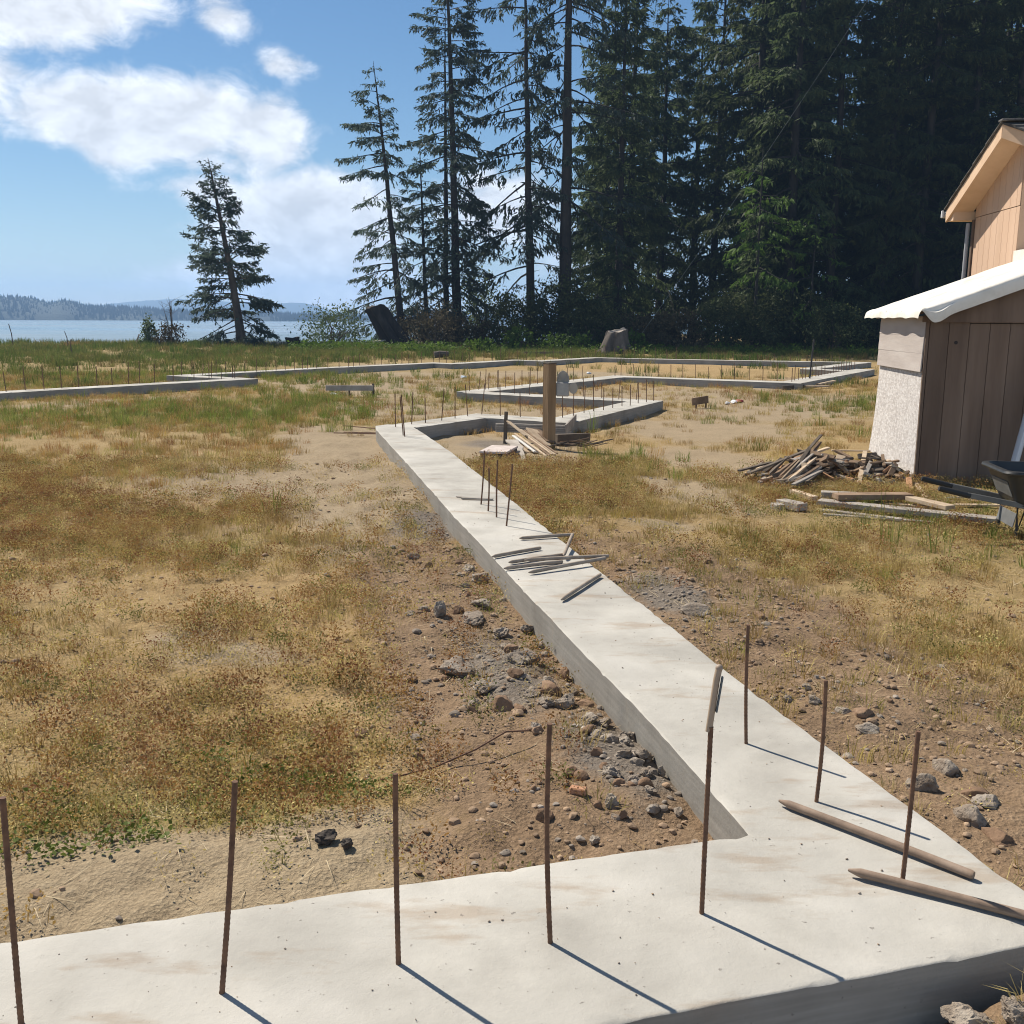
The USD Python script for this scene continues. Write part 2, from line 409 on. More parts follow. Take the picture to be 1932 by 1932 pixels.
def land(x, y):
    """Coarse height of the ground."""
    x, y = np.asarray(x, float), np.asarray(y, float)
    z = .11 + (fbm2(x, y, 2.6, 1) - .5) * .16
    dfront = side_of(x, y, (-6, .32), (1.53, 2.425))                 # > 0 beyond the front face
    z = z * sstep(dfront, -.5, .1) + (-.14 + (fbm2(x, y, .9, 2) - .5) * .16) * (1 - sstep(dfront, -.5, .1))
    z = z + .29 * bump2(x, y, 1.42, 2.13, .38, .24, .25) * (1 - sstep(dfront, -.08, .02))
    dl = side_of(x, y, (.76, 2.95), (-2.05, 15.0))                    # > 0 left of the long strip
    dr = -side_of(x, y, (1.50, 2.45), (-1.43, 14.93))                 # > 0 right of it
    bandl = sstep(dl, -.2, .1) * (1 - sstep(dl, .3, 1.6)) * sstep(y, 2.4, 3) * (1 - sstep(y, 13, 17))
    z = z + bandl * (.03 + (fbm2(x, y, .45, 4) - .5) * .16)
    bandr = sstep(dr, -.1, .1) * (1 - sstep(dr, .4, 2.2)) * sstep(dfront, 0, .3) * (1 - sstep(y, 9, 14))
    z = z + bandr * (.09 + (fbm2(x, y, .5, 6) - .5) * .12)
    db = side_of(x, y, (-6, 1.04), (.705, 2.93))
    bandb = sstep(db, 0, .1) * (1 - sstep(db, .4, 1.2)) * (1 - sstep(x, .2, .8))
    z = z + bandb * (.06 + (fbm2(x, y, .6, 7) - .5) * .10 + (fbm2(x, y, .16, 17) - .5) * .05)
    # the beach drops to the bay ahead and to the left; the wood stands on level land
    shore = y - (63.5 + .12 * np.clip(x, -60, 0) * 0 + 4.0 * sstep(x, -12, -4) + 60 * sstep(x, 0, 20) + 3 * (fbm2(x, y, 9, 9) - .5))
    z = z + .12 * sstep(y, 45, 62)
    z = z - 2.3 * sstep(shore, 0, 14) - 6.0 * sstep(shore, 14, 60)
    return z


def ground(x, y):
    x, y = np.asarray(x, float), np.asarray(y, float)
    d = np.hypot(x, y)
    fine = 1 - sstep(d, 14, 40)
    z = land(x, y)
    z = z + fine * ((fbm2(x, y, .32, 12) - .5) * .05 + np.clip(fbm2(x, y, .11, 14) - .5, -.3, .3) * .045 * (1 - .6 * sstep(d, 7, 18)))
    return z


def bump2(x, y, cx, cy, rx, ry, ang=0.0):
    c, s = math.cos(ang), math.sin(ang)
    u, v = ((x - cx) * c + (y - cy) * s) / rx, (-(x - cx) * s + (y - cy) * c) / ry
    return np.exp(-(u * u + v * v))


def cover(x, y):
    """What covers the ground at (x, y): sand, turned brown soil, grey gravel (0 to 1 each), and how green and how dense the growth is."""
    x, y = np.asarray(x, float), np.asarray(y, float)
    w1, w2, w3 = fbm2(x, y, 1.7, 21), fbm2(x, y, .55, 22), fbm2(x, y, 4.5, 23)
    dl = side_of(x, y, (.76, 2.95), (-2.05, 15.0)); dr = -side_of(x, y, (1.50, 2.45), (-1.43, 14.93))
    db = side_of(x, y, (-6, 1.04), (.705, 2.93)); dfront = side_of(x, y, (-6, .32), (1.53, 2.425))
    j = (w1 - .5) * 1.3 + (w2 - .5) * .6
    onland = (y > 2.2)
    soil = (1 - sstep(dl + j * .5, .55, 1.25)) * (dl > -.3) * (1 - sstep(y, 6.8, 9.0)) * (db > 0)
    soil = np.maximum(soil, (1 - sstep(dr + j * .5, .8, 1.9)) * (dr > -.3) * (1 - sstep(y, 6.0, 9.5)))
    soil = np.maximum(soil, .9 * (dfront < 0))
    sand = (1 - sstep(db + j * .35, .55, .95)) * (dl > 0) * (db > -.3) * (1 - .7 * soil)
    sand = np.maximum(sand, (1 - sstep(dl + j * .6, .9, 1.9)) * (dl > -.2) * sstep(y, 7.0, 9.5) * (1 - sstep(y, 16, 18)))
    patches = [(-2.6, 11.2, 1.7, 1.5, 0.5), (-.2, 14.2, 1.2, 1.9, .2), (0, 19.3, 1.8, 2.0, .4), (2.2, 24.2, 2.6, 3.0, .5), (-2.0, 20.5, 2.0, 3.0, .2), (-3.6, 26.5, 3.2, 4.0, .4), (5.2, 20.5, 2.2, 4.2, -.6), (3.2, 17.0, 1.6, 2.2, 0.2), (4.2, 24.5, 2.5, 3.0, .3), (2.6, 13.2, .8, 1.5, .3), (-8.6, 21.6, 2.4, 1.1, .95), (-8.0, 28.7, 1.6, 1.0, -.4), (-3.2, 31.5, 4.0, 4.5, .6), (-5.0, 40.5, 1.8, 1.5, 0), (1.5, 34.0, 4.0, 3.0, .2), (7.5, 24.2, 1.6, 2.0, .5), (9.2, 31.2, 1.6, 1.6, 0), (-1.0, 7.8, .55, 1.0, .2), (1.9, 10.6, .5, 1.4, .3)]
    for cx, cy, rx, ry, a in patches:
        sand = np.maximum(sand, (1.15 if cy < 18 else .88) * bump2(x, y, cx, cy, rx, ry, a) + (w2 - .5) * .5 * (bump2(x, y, cx, cy, rx * 1.5, ry * 1.5, a) > .2))
    # small bare places all over the field
    sand = np.maximum(sand, .75 * sstep(w1, .60, .74) * (y < 30) * np.where((x < -2.8) & (y > 11.5), .25, 1))
    gravel = np.zeros_like(x)
    for cx, cy, rx, ry, a in [(.98, 6.2, .22, .55, .2), (-.75, 8.6, .3, .8, .2), (-.05, 4.95, .25, .6, .2), (-.25, 14.9, .5, .5, 0), (.45, 3.9, .2, .5, .2)]:
        gravel = np.maximum(gravel, bump2(x, y, cx, cy, rx, ry, a) * (1.4 * w2 + .25))
    soil = np.clip(soil + (w2 - .5) * .5 * (soil > .05), 0, 1); sand = np.clip(sand, 0, 1) * (1 - np.clip(soil, 0, 1) * .6); gravel = np.clip(gravel, 0, 1)
    # green: bands of taller growth
    green = .22 + (w3 - .5) * .9 + .25 * sstep(y, 13, 22) * (x < -1)
    for cx, cy, rx, ry, a, k in [(-4.4, 20.3, 3.2, 2.0, .3, .7), (-6.5, 18.5, 3.0, 2.2, .3, .45), (-3.4, 16.2, 1.6, 1.4, 0, .35), (4.0, 9.6, 2.2, 1.5, 0, .65), (5.0, 8.2, 1.4, 1.0, 0, .5), (7.6, 21.5, 2.0, 3.5, .3, .6), (1.6, 12.6, .9, 1.4, .2, .5), (-1.0, 3.55, .6, .5, .2, .5), (-2.2, 3.2, .9, .7, .2, .4), (-1.45, 3.2, .55, .32, .25, .9), (-2.2, 7.9, .9, .5, 0, .5), (2.6, 7.4, 1.5, 1.0, 0, .3), (-3.3, 5.5, .7, .9, 0, .35)]:
        green = green + k * bump2(x, y, cx, cy, rx, ry, a)
    green = np.maximum(green, sstep(y, 40, 47) * (.62 + 1.3 * (w3 - .5)))
    green = np.maximum(green, sstep(y - (27 + .3 * x * 0), 0, 6) * (x < -6) * (.55 + .9 * (w3 - .5)))
    dens = (1 - .93 * sand) * (1 - .82 * soil) * (1 - .8 * gravel)
    return sand, soil, gravel, np.clip(green, 0, 1), np.clip(dens, 0, 1)


def graded(lo, hi, fine_lo, fine_hi, step, grow, most):
    """Coordinates from lo to hi: even steps between fine_lo and fine_hi, growing outside."""
    a = list(np.arange(fine_lo, fine_hi, step))
    up = [fine_hi]; s = step
    while up[-1] < hi:
        up.append(up[-1] + s); s = min(s * grow, most)
    dn = [fine_lo]; s = step
    while dn[-1] > lo:
        s = min(s * grow, most); dn.append(dn[-1] - s)
    return np.array(dn[:0:-1] + a + up)


gx = graded(-160, 160, -2.6, 2.4, .034, 1.035, 6.0)
gy = graded(-60, 150, 1.4, 7.5, .036, 1.018, 4.0)
GX, GY = np.meshgrid(gx, gy)
zz = ground(GX, GY)
sa, so, gr, ge, de = cover(GX, GY)
n0, n1 = GX.shape
ii, jj = np.meshgrid(np.arange(n0 - 1), np.arange(n1 - 1), indexing='ij')
q = np.stack([ii * n1 + jj, ii * n1 + jj + 1, (ii + 1) * n1 + jj + 1, (ii + 1) * n1 + jj], -1).reshape(-1, 4)


def ground_material():
    N = {'g': ('geometry', {}), 'c': ('attribute', {'attribute': 'cover'}), 'c2': ('attribute', {'attribute': 'growth'}), 's': ('separate_xyz', {}), 's2': ('separate_xyz', {}),
         'n1': ('noise_texture', {'scale': 2.2, 'detail': 8.0, 'roughness': .65}), 'n2': ('noise_texture', {'scale': 26.0, 'detail': 6.0, 'roughness': .7}), 'n3': ('noise_texture', {'scale': 150.0, 'detail': 3.0, 'roughness': .7}),
         'sandc': ('rgb_ramp', {'ramp': [(.3, (.225, .167, .104)), (.55, (.305, .236, .150)), (.75, (.36, .288, .195))]}),
         'soilc': ('rgb_ramp', {'ramp': [(.28, (.115, .078, .048)), (.5, (.215, .145, .088)), (.72, (.30, .212, .135))]}),
         'gravc': ('rgb_ramp', {'ramp': [(.3, (.11, .088, .068)), (.6, (.205, .172, .138))]}),
         'dryc': ('rgb_ramp', {'ramp': [(.28, (.21, .138, .064)), (.5, (.335, .228, .110)), (.72, (.42, .31, .17))]}),
         'grec': ('rgb_ramp', {'ramp': [(.3, (.11, .095, .032)), (.7, (.22, .18, .070))]}),
         'v': ('voronoi_texture', {'scale': 55.0, 'feature': 'f1'}), 'p': ('principled_bsdf', {'roughness': .95, 'specular_ior_level': .12})}
    L = [('g.position', f'{k}.vector') for k in ('n1', 'n2', 'n3', 'v')] + [('c.vector', 's.vector'), ('c2.vector', 's2.vector')]
    k = [0]

    def m(op, a, b, c=None, clamp=False):
        k[0] += 1; n = f'm{k[0]}'; ins = {'math_type': op}
        if clamp:
            ins['use_clamp'] = True
        for nm, v in (('value1', a), ('value2', b), ('value3', c)):
            if isinstance(v, str):
                L.append((v, f'{n}.{nm}'))
            elif v is not None:
                ins[nm] = float(v)
        N[n] = ('math', ins)
        return f'{n}.value'
    mixn = m('multiply_add', 'n2.fac', .6, m('multiply', 'n1.fac', .4))
    for r in ('sandc', 'soilc', 'gravc', 'dryc', 'grec'):
        L.append((mixn, f'{r}.fac'))

    def edge(src):
        """ragged edge of a patch: the mask pushed by noise"""
        return m('multiply', m('subtract', m('add', src, m('multiply_add', 'n1.fac', .9, m('multiply', 'n2.fac', .5))), .93), 2.6, clamp=True)

    def mix(a, b, f):
        k[0] += 1; n = f'x{k[0]}'
        N[n] = ('mix', {'mix_type': 'mix'}); L.extend([(a, f'{n}.color1'), (b, f'{n}.color2'), (f, f'{n}.fac')])
        return f'{n}.color'
    col = mix('dryc.color', 'grec.color', m('multiply', 's2.x', .75, clamp=True))
    col = mix(col, 'sandc.color', edge('s.x'))
    col = mix(col, 'soilc.color', edge('s.y'))
    col = mix(col, 'gravc.color', edge('s.z'))
    # grit: dark and light grains
    N['gr'] = ('map_range', {'from_min': .3, 'from_max': .7, 'to_min': .72, 'to_max': 1.25, 'clamp': True})
    L.append(('n3.fac', 'gr.value'))
    N['hs'] = ('hsv', {'hue': .5, 'saturation': 1.0, 'fac': 1.0})
    L += [('gr.result', 'hs.value'), (col, 'hs.color'), ('hs.color', 'p.base_color')]
    h = m('add', m('multiply', 'n2.fac', .55), m('add', m('multiply', 'n3.fac', .22), m('multiply', 'v.distance', .25)))
    N['b'] = ('bump', {'strength': .9, 'distance': .03}); L += [(h, 'b.height'), ('b.normal', 'p.normal')]
    return usdkit.material(stage, '/World/Looks/ground_look', N, L, surface='p.BSDF')


M_ground = ground_material()
gm = usdkit.mesh(stage, numbered('/World', 'ground'), (np.stack([GX, GY, zz], -1).reshape(-1, 3), q), M_ground, smooth=True)
tag(gm, 'sandy building plot with dry growth and turned soil', None, None, 'structure')
api = UsdGeom.PrimvarsAPI(gm)
api.CreatePrimvar('cover', Sdf.ValueTypeNames.Float3Array, 'vertex').Set(Vt.Vec3fArray.FromNumpy(np.stack([sa, so, gr], -1).reshape(-1, 3).astype(np.float32)))
api.CreatePrimvar('growth', Sdf.ValueTypeNames.Float3Array, 'vertex').Set(Vt.Vec3fArray.FromNumpy(np.stack([ge, de, ge * 0], -1).reshape(-1, 3).astype(np.float32)))

# land further out, behind and to the right, level with the plot's rim
M_land = mat('far_land', [(.05, .06, .02), (.09, .09, .035), (.14, .11, .05)], scale=.05, rough=.95)
far_land = join([T(trimesh.creation.box((1200, 120, .5)), (0, -119.5, -.2)), T(trimesh.creation.box((800, 1100, .5)), (559.5, 490, -.2))])
obj('land', far_land, M_land, kind='structure', label='level land away from the plot')

# bay
M_water = usdkit.material(stage, '/World/Looks/water_look', {
    'g': ('geometry', {}), 'mp': ('mapping', {'scale': (.06, .25, 1.0)}), 'n': ('noise_texture', {'scale': 1.0, 'detail': 6.0, 'roughness': .6}), 'mp2': ('mapping', {'scale': (.004, .02, 1.0)}), 'n2': ('noise_texture', {'scale': 1.0, 'detail': 3.0}),
    'rr': ('map_range', {'from_min': .35, 'from_max': .65, 'to_min': .12, 'to_max': .38, 'clamp': True}),
    'b': ('bump', {'strength': .18, 'distance': .2}), 'p': ('principled_bsdf', {'base_color': (.10, .16, .20), 'ior': 1.33, 'specular_ior_level': .5})},
    [('g.position', 'mp.vector'), ('mp.vector', 'n.vector'), ('g.position', 'mp2.vector'), ('mp2.vector', 'n2.vector'), ('n2.fac', 'rr.value'), ('rr.result', 'p.roughness'), ('n.fac', 'b.height'), ('b.normal', 'p.normal')], surface='p.BSDF')
wv = np.array([(-4600, 66, -1.62), (150, 66, -1.62), (150, 4100, -1.62), (-4600, 4100, -1.62)])
obj('water', (wv, np.array([[0, 1, 2, 3]])), M_water, kind='structure', label='calm pale blue bay')

# hills across the bay
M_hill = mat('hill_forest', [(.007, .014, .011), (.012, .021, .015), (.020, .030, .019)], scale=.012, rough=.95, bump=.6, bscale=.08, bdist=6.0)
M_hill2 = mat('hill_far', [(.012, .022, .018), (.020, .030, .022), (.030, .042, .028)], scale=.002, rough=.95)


def hills(az_el, dist, depth, mt, name, label, seed, amp):
    """A ridge of hills: heights given as elevation angles (degrees) over azimuth (degrees) seen from the plot."""
    A = np.linspace(-85, 45, 900)
    el = np.interp(A, [a for a, _ in az_el], [e for _, e in az_el])
    h = np.tan(np.radians(el)) * dist + 1.9 + 1.6
    h = np.maximum(h + (meshkit.fbm(np.stack([A * .9, 0 * A, 0 * A], 1), 4, seed) - .5) * amp, 3)
    rows = []
    for f, k in ((-.05, 0.0), (0.0, .25), (.25, .68), (.55, .93), (1.0, 1.0), (1.5, .8), (2.2, 0.0)):
        d = dist - depth + depth * f + (meshkit.noise(np.stack([A * .5, 0 * A + f, 0 * A], 1), seed + 3) - .5) * depth * .35
        rows.append(np.stack([np.sin(np.radians(A)) * d, np.cos(np.radians(A)) * d, -1.7 - (k == 0) * 3 + (h + 0) * k], 1))
    V = np.array(rows); R, C = V.shape[:2]
    i, j = np.meshgrid(np.arange(R - 1), np.arange(C - 1), indexing='ij')
    Q = np.stack([i * C + j, i * C + j + 1, (i + 1) * C + j + 1, (i + 1) * C + j], -1).reshape(-1, 4)
    obj(name, (V.reshape(-1, 3), Q[:, ::-1] if False else Q), mt, smooth=True, kind='structure', label=label)
    return A, h, V


NEAR_RIDGE = [(-120, .8), (-60, .9), (-30, .9), (-27, .98), (-25.4, .92), (-24.4, .74), (-23.6, .80), (-22.6, .60), (-20, .42), (-17, .28), (-14, .30), (-12, .22), (-9, .08), (-5, .10), (10, .12), (60, .3)]
FAR_RIDGE = [(-120, .4), (-45, .3), (-26, .25), (-22.5, .45), (-20.5, .82), (-18, 1.0), (-15.5, .88), (-13, .82), (-11.6, .86), (-10.4, .55), (-9, .28), (-4, .3), (20, .5), (60, .4)]
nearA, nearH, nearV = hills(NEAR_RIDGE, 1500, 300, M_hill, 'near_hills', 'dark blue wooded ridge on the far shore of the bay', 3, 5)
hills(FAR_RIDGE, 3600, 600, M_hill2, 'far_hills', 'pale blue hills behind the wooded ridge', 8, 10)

def concrete(name, cols, stain):
    return usdkit.material(stage, f'/World/Looks/{name}', {
    'g': ('geometry', {}), 'n1': ('noise_texture', {'scale': 1.6, 'detail': 7.0, 'roughness': .6, 'distortion': .4}), 'n2': ('noise_texture', {'scale': 150.0, 'detail': 4.0, 'roughness': .7}), 'n3': ('noise_texture', {'scale': 42.0, 'detail': 4.0, 'roughness': .6}),
    'st': ('noise_texture', {'scale': 1.7, 'detail': 6.0, 'roughness': .6}), 'stm': ('mapping', {'scale': (1.0, 3.2, 1.0), 'rotation': (0, 0, -.28)}),
    'r': ('rgb_ramp', {'ramp': ramp3(*cols)}),
    'rs': ('map_range', {'from_min': .57, 'from_max': .66, 'to_min': 0.0, 'to_max': stain, 'clamp': True}), 'ms': ('mix', {'mix_type': 'mix', 'color2': (.27, .20, .135)}),
    'pit': ('map_range', {'from_min': .675, 'from_max': .73, 'to_min': 0.0, 'to_max': .7, 'clamp': True}), 'mp': ('mix', {'mix_type': 'mix', 'color2': (.13, .115, .10)}),
    'fm': ('mapping', {'scale': (3.0, 3.0, 55.0)}), 'fn': ('noise_texture', {'scale': 1.0, 'detail': 4.0}), 'fr': ('map_range', {'from_min': .35, 'from_max': .7, 'to_min': .86, 'to_max': 1.06, 'clamp': True}), 'hs': ('hsv', {'hue': .5, 'saturation': 1.0, 'fac': 1.0}),
    'ad': ('math', {'math_type': 'multiply_add', 'value2': .35}), 'b': ('bump', {'strength': .45, 'distance': .004}), 'p': ('principled_bsdf', {'roughness': .9, 'specular_ior_level': .2})},
    [('g.position', 'n1.vector'), ('g.position', 'n2.vector'), ('g.position', 'n3.vector'), ('g.position', 'stm.vector'), ('stm.vector', 'st.vector'), ('n1.fac', 'r.fac'), ('st.fac', 'rs.value'), ('rs.result', 'ms.fac'), ('r.color', 'ms.color1'),
     ('n3.fac', 'pit.value'), ('pit.result', 'mp.fac'), ('ms.color', 'mp.color1'), ('g.position', 'fm.vector'), ('fm.vector', 'fn.vector'), ('fn.fac', 'fr.value'), ('fr.result', 'hs.value'), ('mp.color', 'hs.color'), ('hs.color', 'p.base_color'),
     ('n2.fac', 'ad.value1'), ('n3.fac', 'ad.value3'), ('ad.value', 'b.height'), ('b.normal', 'p.normal')], surface='p.BSDF')
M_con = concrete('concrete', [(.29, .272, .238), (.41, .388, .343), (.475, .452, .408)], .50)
M_con_side_shade = concrete('concrete_side_shade', [(.19, .175, .15), (.26, .243, .213), (.31, .293, .262)], .2)  # greyer formed faces, with their shade also darkened into the colour
fd = thing('concrete_foundation', 'poured concrete strip foundation zigzagging across the sandy plot', 'foundation')
for (poly, step), lab in zip(PIECES, ('wide footing across the foreground with the long straight arm running to the bend', 'zigzag footing in the middle of the plot', 'footing round the back yard on the right', 'farthest footing along the tall grass', 'footing at the left edge of the field')):
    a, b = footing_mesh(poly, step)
    a.remove_unreferenced_vertices(); b.remove_unreferenced_vertices()
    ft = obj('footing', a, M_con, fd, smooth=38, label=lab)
    obj('side_face', b, M_con_side_shade, ft, smooth=38)
# ------------------------------------------------------------------ trees
M_bark = mat('bark', [(.045, .036, .030), (.085, .068, .055), (.13, .105, .085)], scale=2.5, rough=.95, bump=.8, bscale=14, stretch=(1, 1, .25), coord='obj')
M_bark_dark = mat('bark_dark', [(.016, .014, .013), (.030, .026, .023), (.050, .043, .037)], scale=2.5, rough=.95, bump=.8, bscale=14, stretch=(1, 1, .25), coord='obj')
M_needle = leaf_mat('needles', [(.058, .084, .034), (.092, .125, .050), (.13, .165, .070)], scale=.3, trans=.48, rand=.35)
M_needle_blue = leaf_mat('needles_blue', [(.056, .084, .070), (.086, .120, .094), (.118, .155, .118)], scale=.6, trans=.40, rand=.35)
M_needle_dark = leaf_mat('needles_dark', [(.052, .072, .026), (.084, .110, .038), (.12, .15, .055)], scale=.3, trans=.48, rand=.35)
M_hemlock = leaf_mat('hemlock_sprays', [(.07, .12, .022), (.11, .19, .034), (.15, .25, .05)], scale=.7, trans=.4, rand=.3)


def diamonds(o, d, L, W, r):
    """Flat pointed leaves or needle sprays: from o along d, L long, W wide, turned at random about d. Two triangles each."""
    d = d / (np.linalg.norm(d, axis=1, keepdims=True) + 1e-9)
    s = np.cross(d, r.normal(size=d.shape)); s /= np.linalg.norm(s, axis=1, keepdims=True) + 1e-9
    m = o + d * (L * .45)[:, None]
    V = np.stack([o, m + s * (W / 2)[:, None], o + d * L[:, None], m - s * (W / 2)[:, None]], 1).reshape(-1, 3)
    k = np.arange(len(o))[:, None] * 4
    return V, np.vstack([k + [0, 1, 2], k + [0, 2, 3]])


def conifer_parts(seed, H, r0, zb, spread, nb, droop=.35, twig=.42, dens=16, lean=(0, 0), asym=0.0, asym_az=0.0, power=.75, up=.5, hang=.8, gaps=.0, stubs=0, tipdense=1.0):
    r = np.random.default_rng(seed)
    zs = np.linspace(0, H, 14)
    wob = np.cumsum(r.normal(0, .012 * H / 14, (14, 2)), 0)

    def axis(z):
        t = np.clip(np.asarray(z) / H, 0, 1)
        return np.stack([lean[0] * t ** 1.2 + np.interp(z, zs, wob[:, 0]), lean[1] * t ** 1.2 + np.interp(z, zs, wob[:, 1])], -1)
    trunk = tube(np.column_stack([axis(zs), zs - .2 * (zs == 0)]), r0 * (1 - zs / H) ** .85 * (1 + .35 * np.exp(-zs / .5)) + .012, 9)
    limbs, O, D, LN, WD = [], [], [], [], []
    u = np.sort(r.uniform(0, 1, nb) ** .92)
    az = r.uniform(0, 2 * np.pi) + np.arange(nb) * 2.4 + r.normal(0, .5, nb)
    for k in range(nb):
        if r.uniform() < gaps:
            continue
        z = zb + (H - zb - .25) * u[k]
        L = spread * ((1 - u[k]) ** power + .05) * r.uniform(.62, 1.12) * (1 + asym * math.cos(az[k] - asym_az))
        if L < .15:
            continue
        p0 = -.18 + (up + .18) * u[k] ** 1.3 + r.normal(0, .17)
        t = np.linspace(0, 1, 6)
        hx = L * t; hz = L * (t * math.tan(p0) - droop * r.uniform(.5, 1.5) * (1 - .6 * u[k]) * (t ** 2 - .55 * t ** 3))
        c, s = math.cos(az[k]), math.sin(az[k])
        a0 = axis(z)
        bend = r.normal(0, .2) * L * t ** 2
        P = np.stack([a0[0] + c * hx - s * bend, a0[1] + s * hx + c * bend, z + hz], 1)
        limbs.append(tube(P, (.016 + .012 * L) * (1 - t * .88), 3, cap=False))
        n = max(5, int(L * dens * (1.1 - .25 * (1 - u[k]))))
        tt = r.uniform(.12 if L < 1.5 else .22, 1.02, n) ** (.8 * tipdense)
        base = np.stack([np.interp(tt, t, P[:, i]) for i in range(3)], 1)
        tg = np.stack([np.interp(tt, t, np.gradient(P[:, i])) for i in range(3)], 1)
        tg /= np.linalg.norm(tg, axis=1, keepdims=True)
        side = np.stack([-s + 0 * tt, c + 0 * tt, 0 * tt], 1) * r.choice([-1, 1], n)[:, None]
        hg = r.uniform(.15, hang, n)
        lat = np.abs(r.normal(0, 1, n)) * .17 * L * np.clip(1.15 - tt, .1, 1)
        base = base + side * lat[:, None] + tg * (lat * .6)[:, None] + np.array([0, 0, -1.0]) * (lat * r.uniform(.1, .7, n) * min(hang, 1.0))[:, None]
        d = tg * r.uniform(.3, .9, (n, 1)) + side * r.uniform(.2, .9, (n, 1)) + np.array([0, 0, -1.0]) * hg[:, None] + r.normal(0, .15, (n, 3))
        ln = twig * r.uniform(.55, 1.25, n) * (1.15 - .45 * tt) * min(1.0, .45 + L * .35)
        d /= np.linalg.norm(d, axis=1, keepdims=True)
        O.append(base); D.append(d); LN.append(ln); WD.append(ln * r.uniform(.22, .34, n))
        # twiglets off each spray
        for q_ in range(3):
            b2 = base + d * (ln * r.uniform(.15, .95, n))[:, None]
            d2 = d * .55 + r.normal(0, .5, (n, 3)) + np.array([0, 0, -.45 * hang])
            O.append(b2); D.append(d2); LN.append(ln * r.uniform(.4, .8, n)); WD.append(ln * r.uniform(.13, .22, n))
    for _ in range(stubs):
        z = r.uniform(.15, .8) * zb + .1 * H * r.uniform(); a = r.uniform(0, 6.28); L = r.uniform(.5, 1.6); a0 = axis(z)
        limbs.append(tube([(a0[0], a0[1], z), (a0[0] + math.cos(a) * L, a0[1] + math.sin(a) * L, z + r.uniform(-.3, .2))], [.03, .008], 3, cap=False))
    V, F = diamonds(np.vstack(O), np.vstack(D), np.concatenate(LN), np.concatenate(WD), r)
    return trunk, join(limbs), trimesh.Trimesh(V, F, process=False)


def conifer(parent, parts, bark, needle):
    obj('trunk', parts[0], bark, parent, smooth=True); obj('limbs', parts[1], bark, parent, kind='stuff'); obj('crown', parts[2], needle, parent, kind='stuff')


# trees one can tell apart
def gz(x, y):
    return float(ground(np.array([x]), np.array([y]))[0])


def own_tree(name, label, x, y, parts, bark=M_bark, needle=M_needle, group=None):
    t = thing(name, label, 'tree', (x, y, gz(x, y)), group=group)
    conifer(t, parts, bark, needle)
    return t


own_tree('spruce_tree', 'lone bushy blue-green spruce leaning slightly before the bay', -16.5, 62.0, conifer_parts(5, 10.9, .27, .35, 3.35, 120, droop=.30, twig=.50, dens=19, lean=(-1.5, 0), power=.80, up=.75, hang=.55), M_bark, M_needle_blue)
own_tree('conifer_tree', 'slim conifer at the left end of the wood, leaning left above the tilted snag', -6.95, 64.0, conifer_parts(21, 16.8, .24, 1.6, 3.3, 84, droop=.55, twig=.46, dens=20, lean=(-1.5, 0), asym=.25, asym_az=math.pi, up=.35, power=.55, gaps=.12), M_bark_dark, M_needle_blue)
own_tree('conifer_tree', 'tall conifer with the fullest crown in the cluster left of the sky gap', -3.55, 65.0, conifer_parts(33, 25, .30, 2.6, 3.5, 120, droop=.5, twig=.50, dens=19, lean=(-.6, 0), up=.3, power=.50, gaps=.08, stubs=8), M_bark_dark, M_needle_blue)
own_tree('conifer_tree', 'slender conifer trunk second from left, its sparse crown merged with the tall neighbour', -4.4, 66.5, conifer_parts(38, 20.5, .20, 3.5, 2.9, 74, droop=.5, twig=.46, dens=16, lean=(.1, 0), up=.3, power=.6, gaps=.15, stubs=5), M_bark_dark, M_needle_blue)
own_tree('conifer_tree', 'thin short conifer between the leaning one and the two tall trunks', -5.5, 65.5, conifer_parts(41, 12.5, .15, 1.4, 2.7, 58, droop=.5, twig=.45, dens=17, lean=(-.35, 0), up=.3, power=.6, gaps=.12), M_bark_dark, M_needle_blue)
own_tree('conifer_tree', 'one-sided conifer with open drooping boughs reaching left into the sky gap', 1.15, 64.0, conifer_parts(52, 24.5, .29, 3.6, 4.3, 84, droop=.75, twig=.55, dens=15, lean=(-.75, 0), asym=.30, asym_az=math.pi, up=.2, power=.35, hang=1.35, gaps=.22, stubs=8), M_bark_dark, M_needle_blue)
own_tree('conifer_tree', 'thick straight bare-trunked conifer right of the sky gap', 3.15, 62.5, conifer_parts(64, 30, .42, 8.2, 4.6, 96, droop=.6, twig=.55, dens=15, lean=(.1, 0), asym=.3, asym_az=0.4, up=.25, power=.35, hang=1.2, gaps=.1, stubs=14), M_bark_dark, M_needle_blue)

PROTO = []
for k, (H, sp, zb, nb, droop, hang, nd, dn) in enumerate([(27, 3.6, 2.2, 125, .5, 1.0, M_needle, 21), (31, 4.1, 3.0, 135, .6, 1.2, M_needle_dark, 21), (24, 3.4, 1.4, 120, .45, .9, M_needle, 21), (33, 4.4, 4.5, 130, .65, 1.3, M_needle_dark, 21), (22, 3.3, .8, 115, .4, .8, M_needle, 21)]):
    c = stage.CreateClassPrim(f'/World/class_conifer_{k}')
    pt = conifer_parts(100 + k, H, .33, zb, sp, nb, droop=droop, twig=.62, dens=dn, up=.3, power=.42, hang=hang, stubs=6)
    for nm, m, mt in (('trunk', pt[0], M_bark_dark), ('limbs', pt[1], M_bark_dark), ('crown', pt[2], nd)):
        tag(usdkit.mesh(stage, f'/World/class_conifer_{k}/{nm}', m, mt, smooth=(nm == 'trunk')), kind=None if nm == 'trunk' else 'stuff')
    PROTO.append(c)


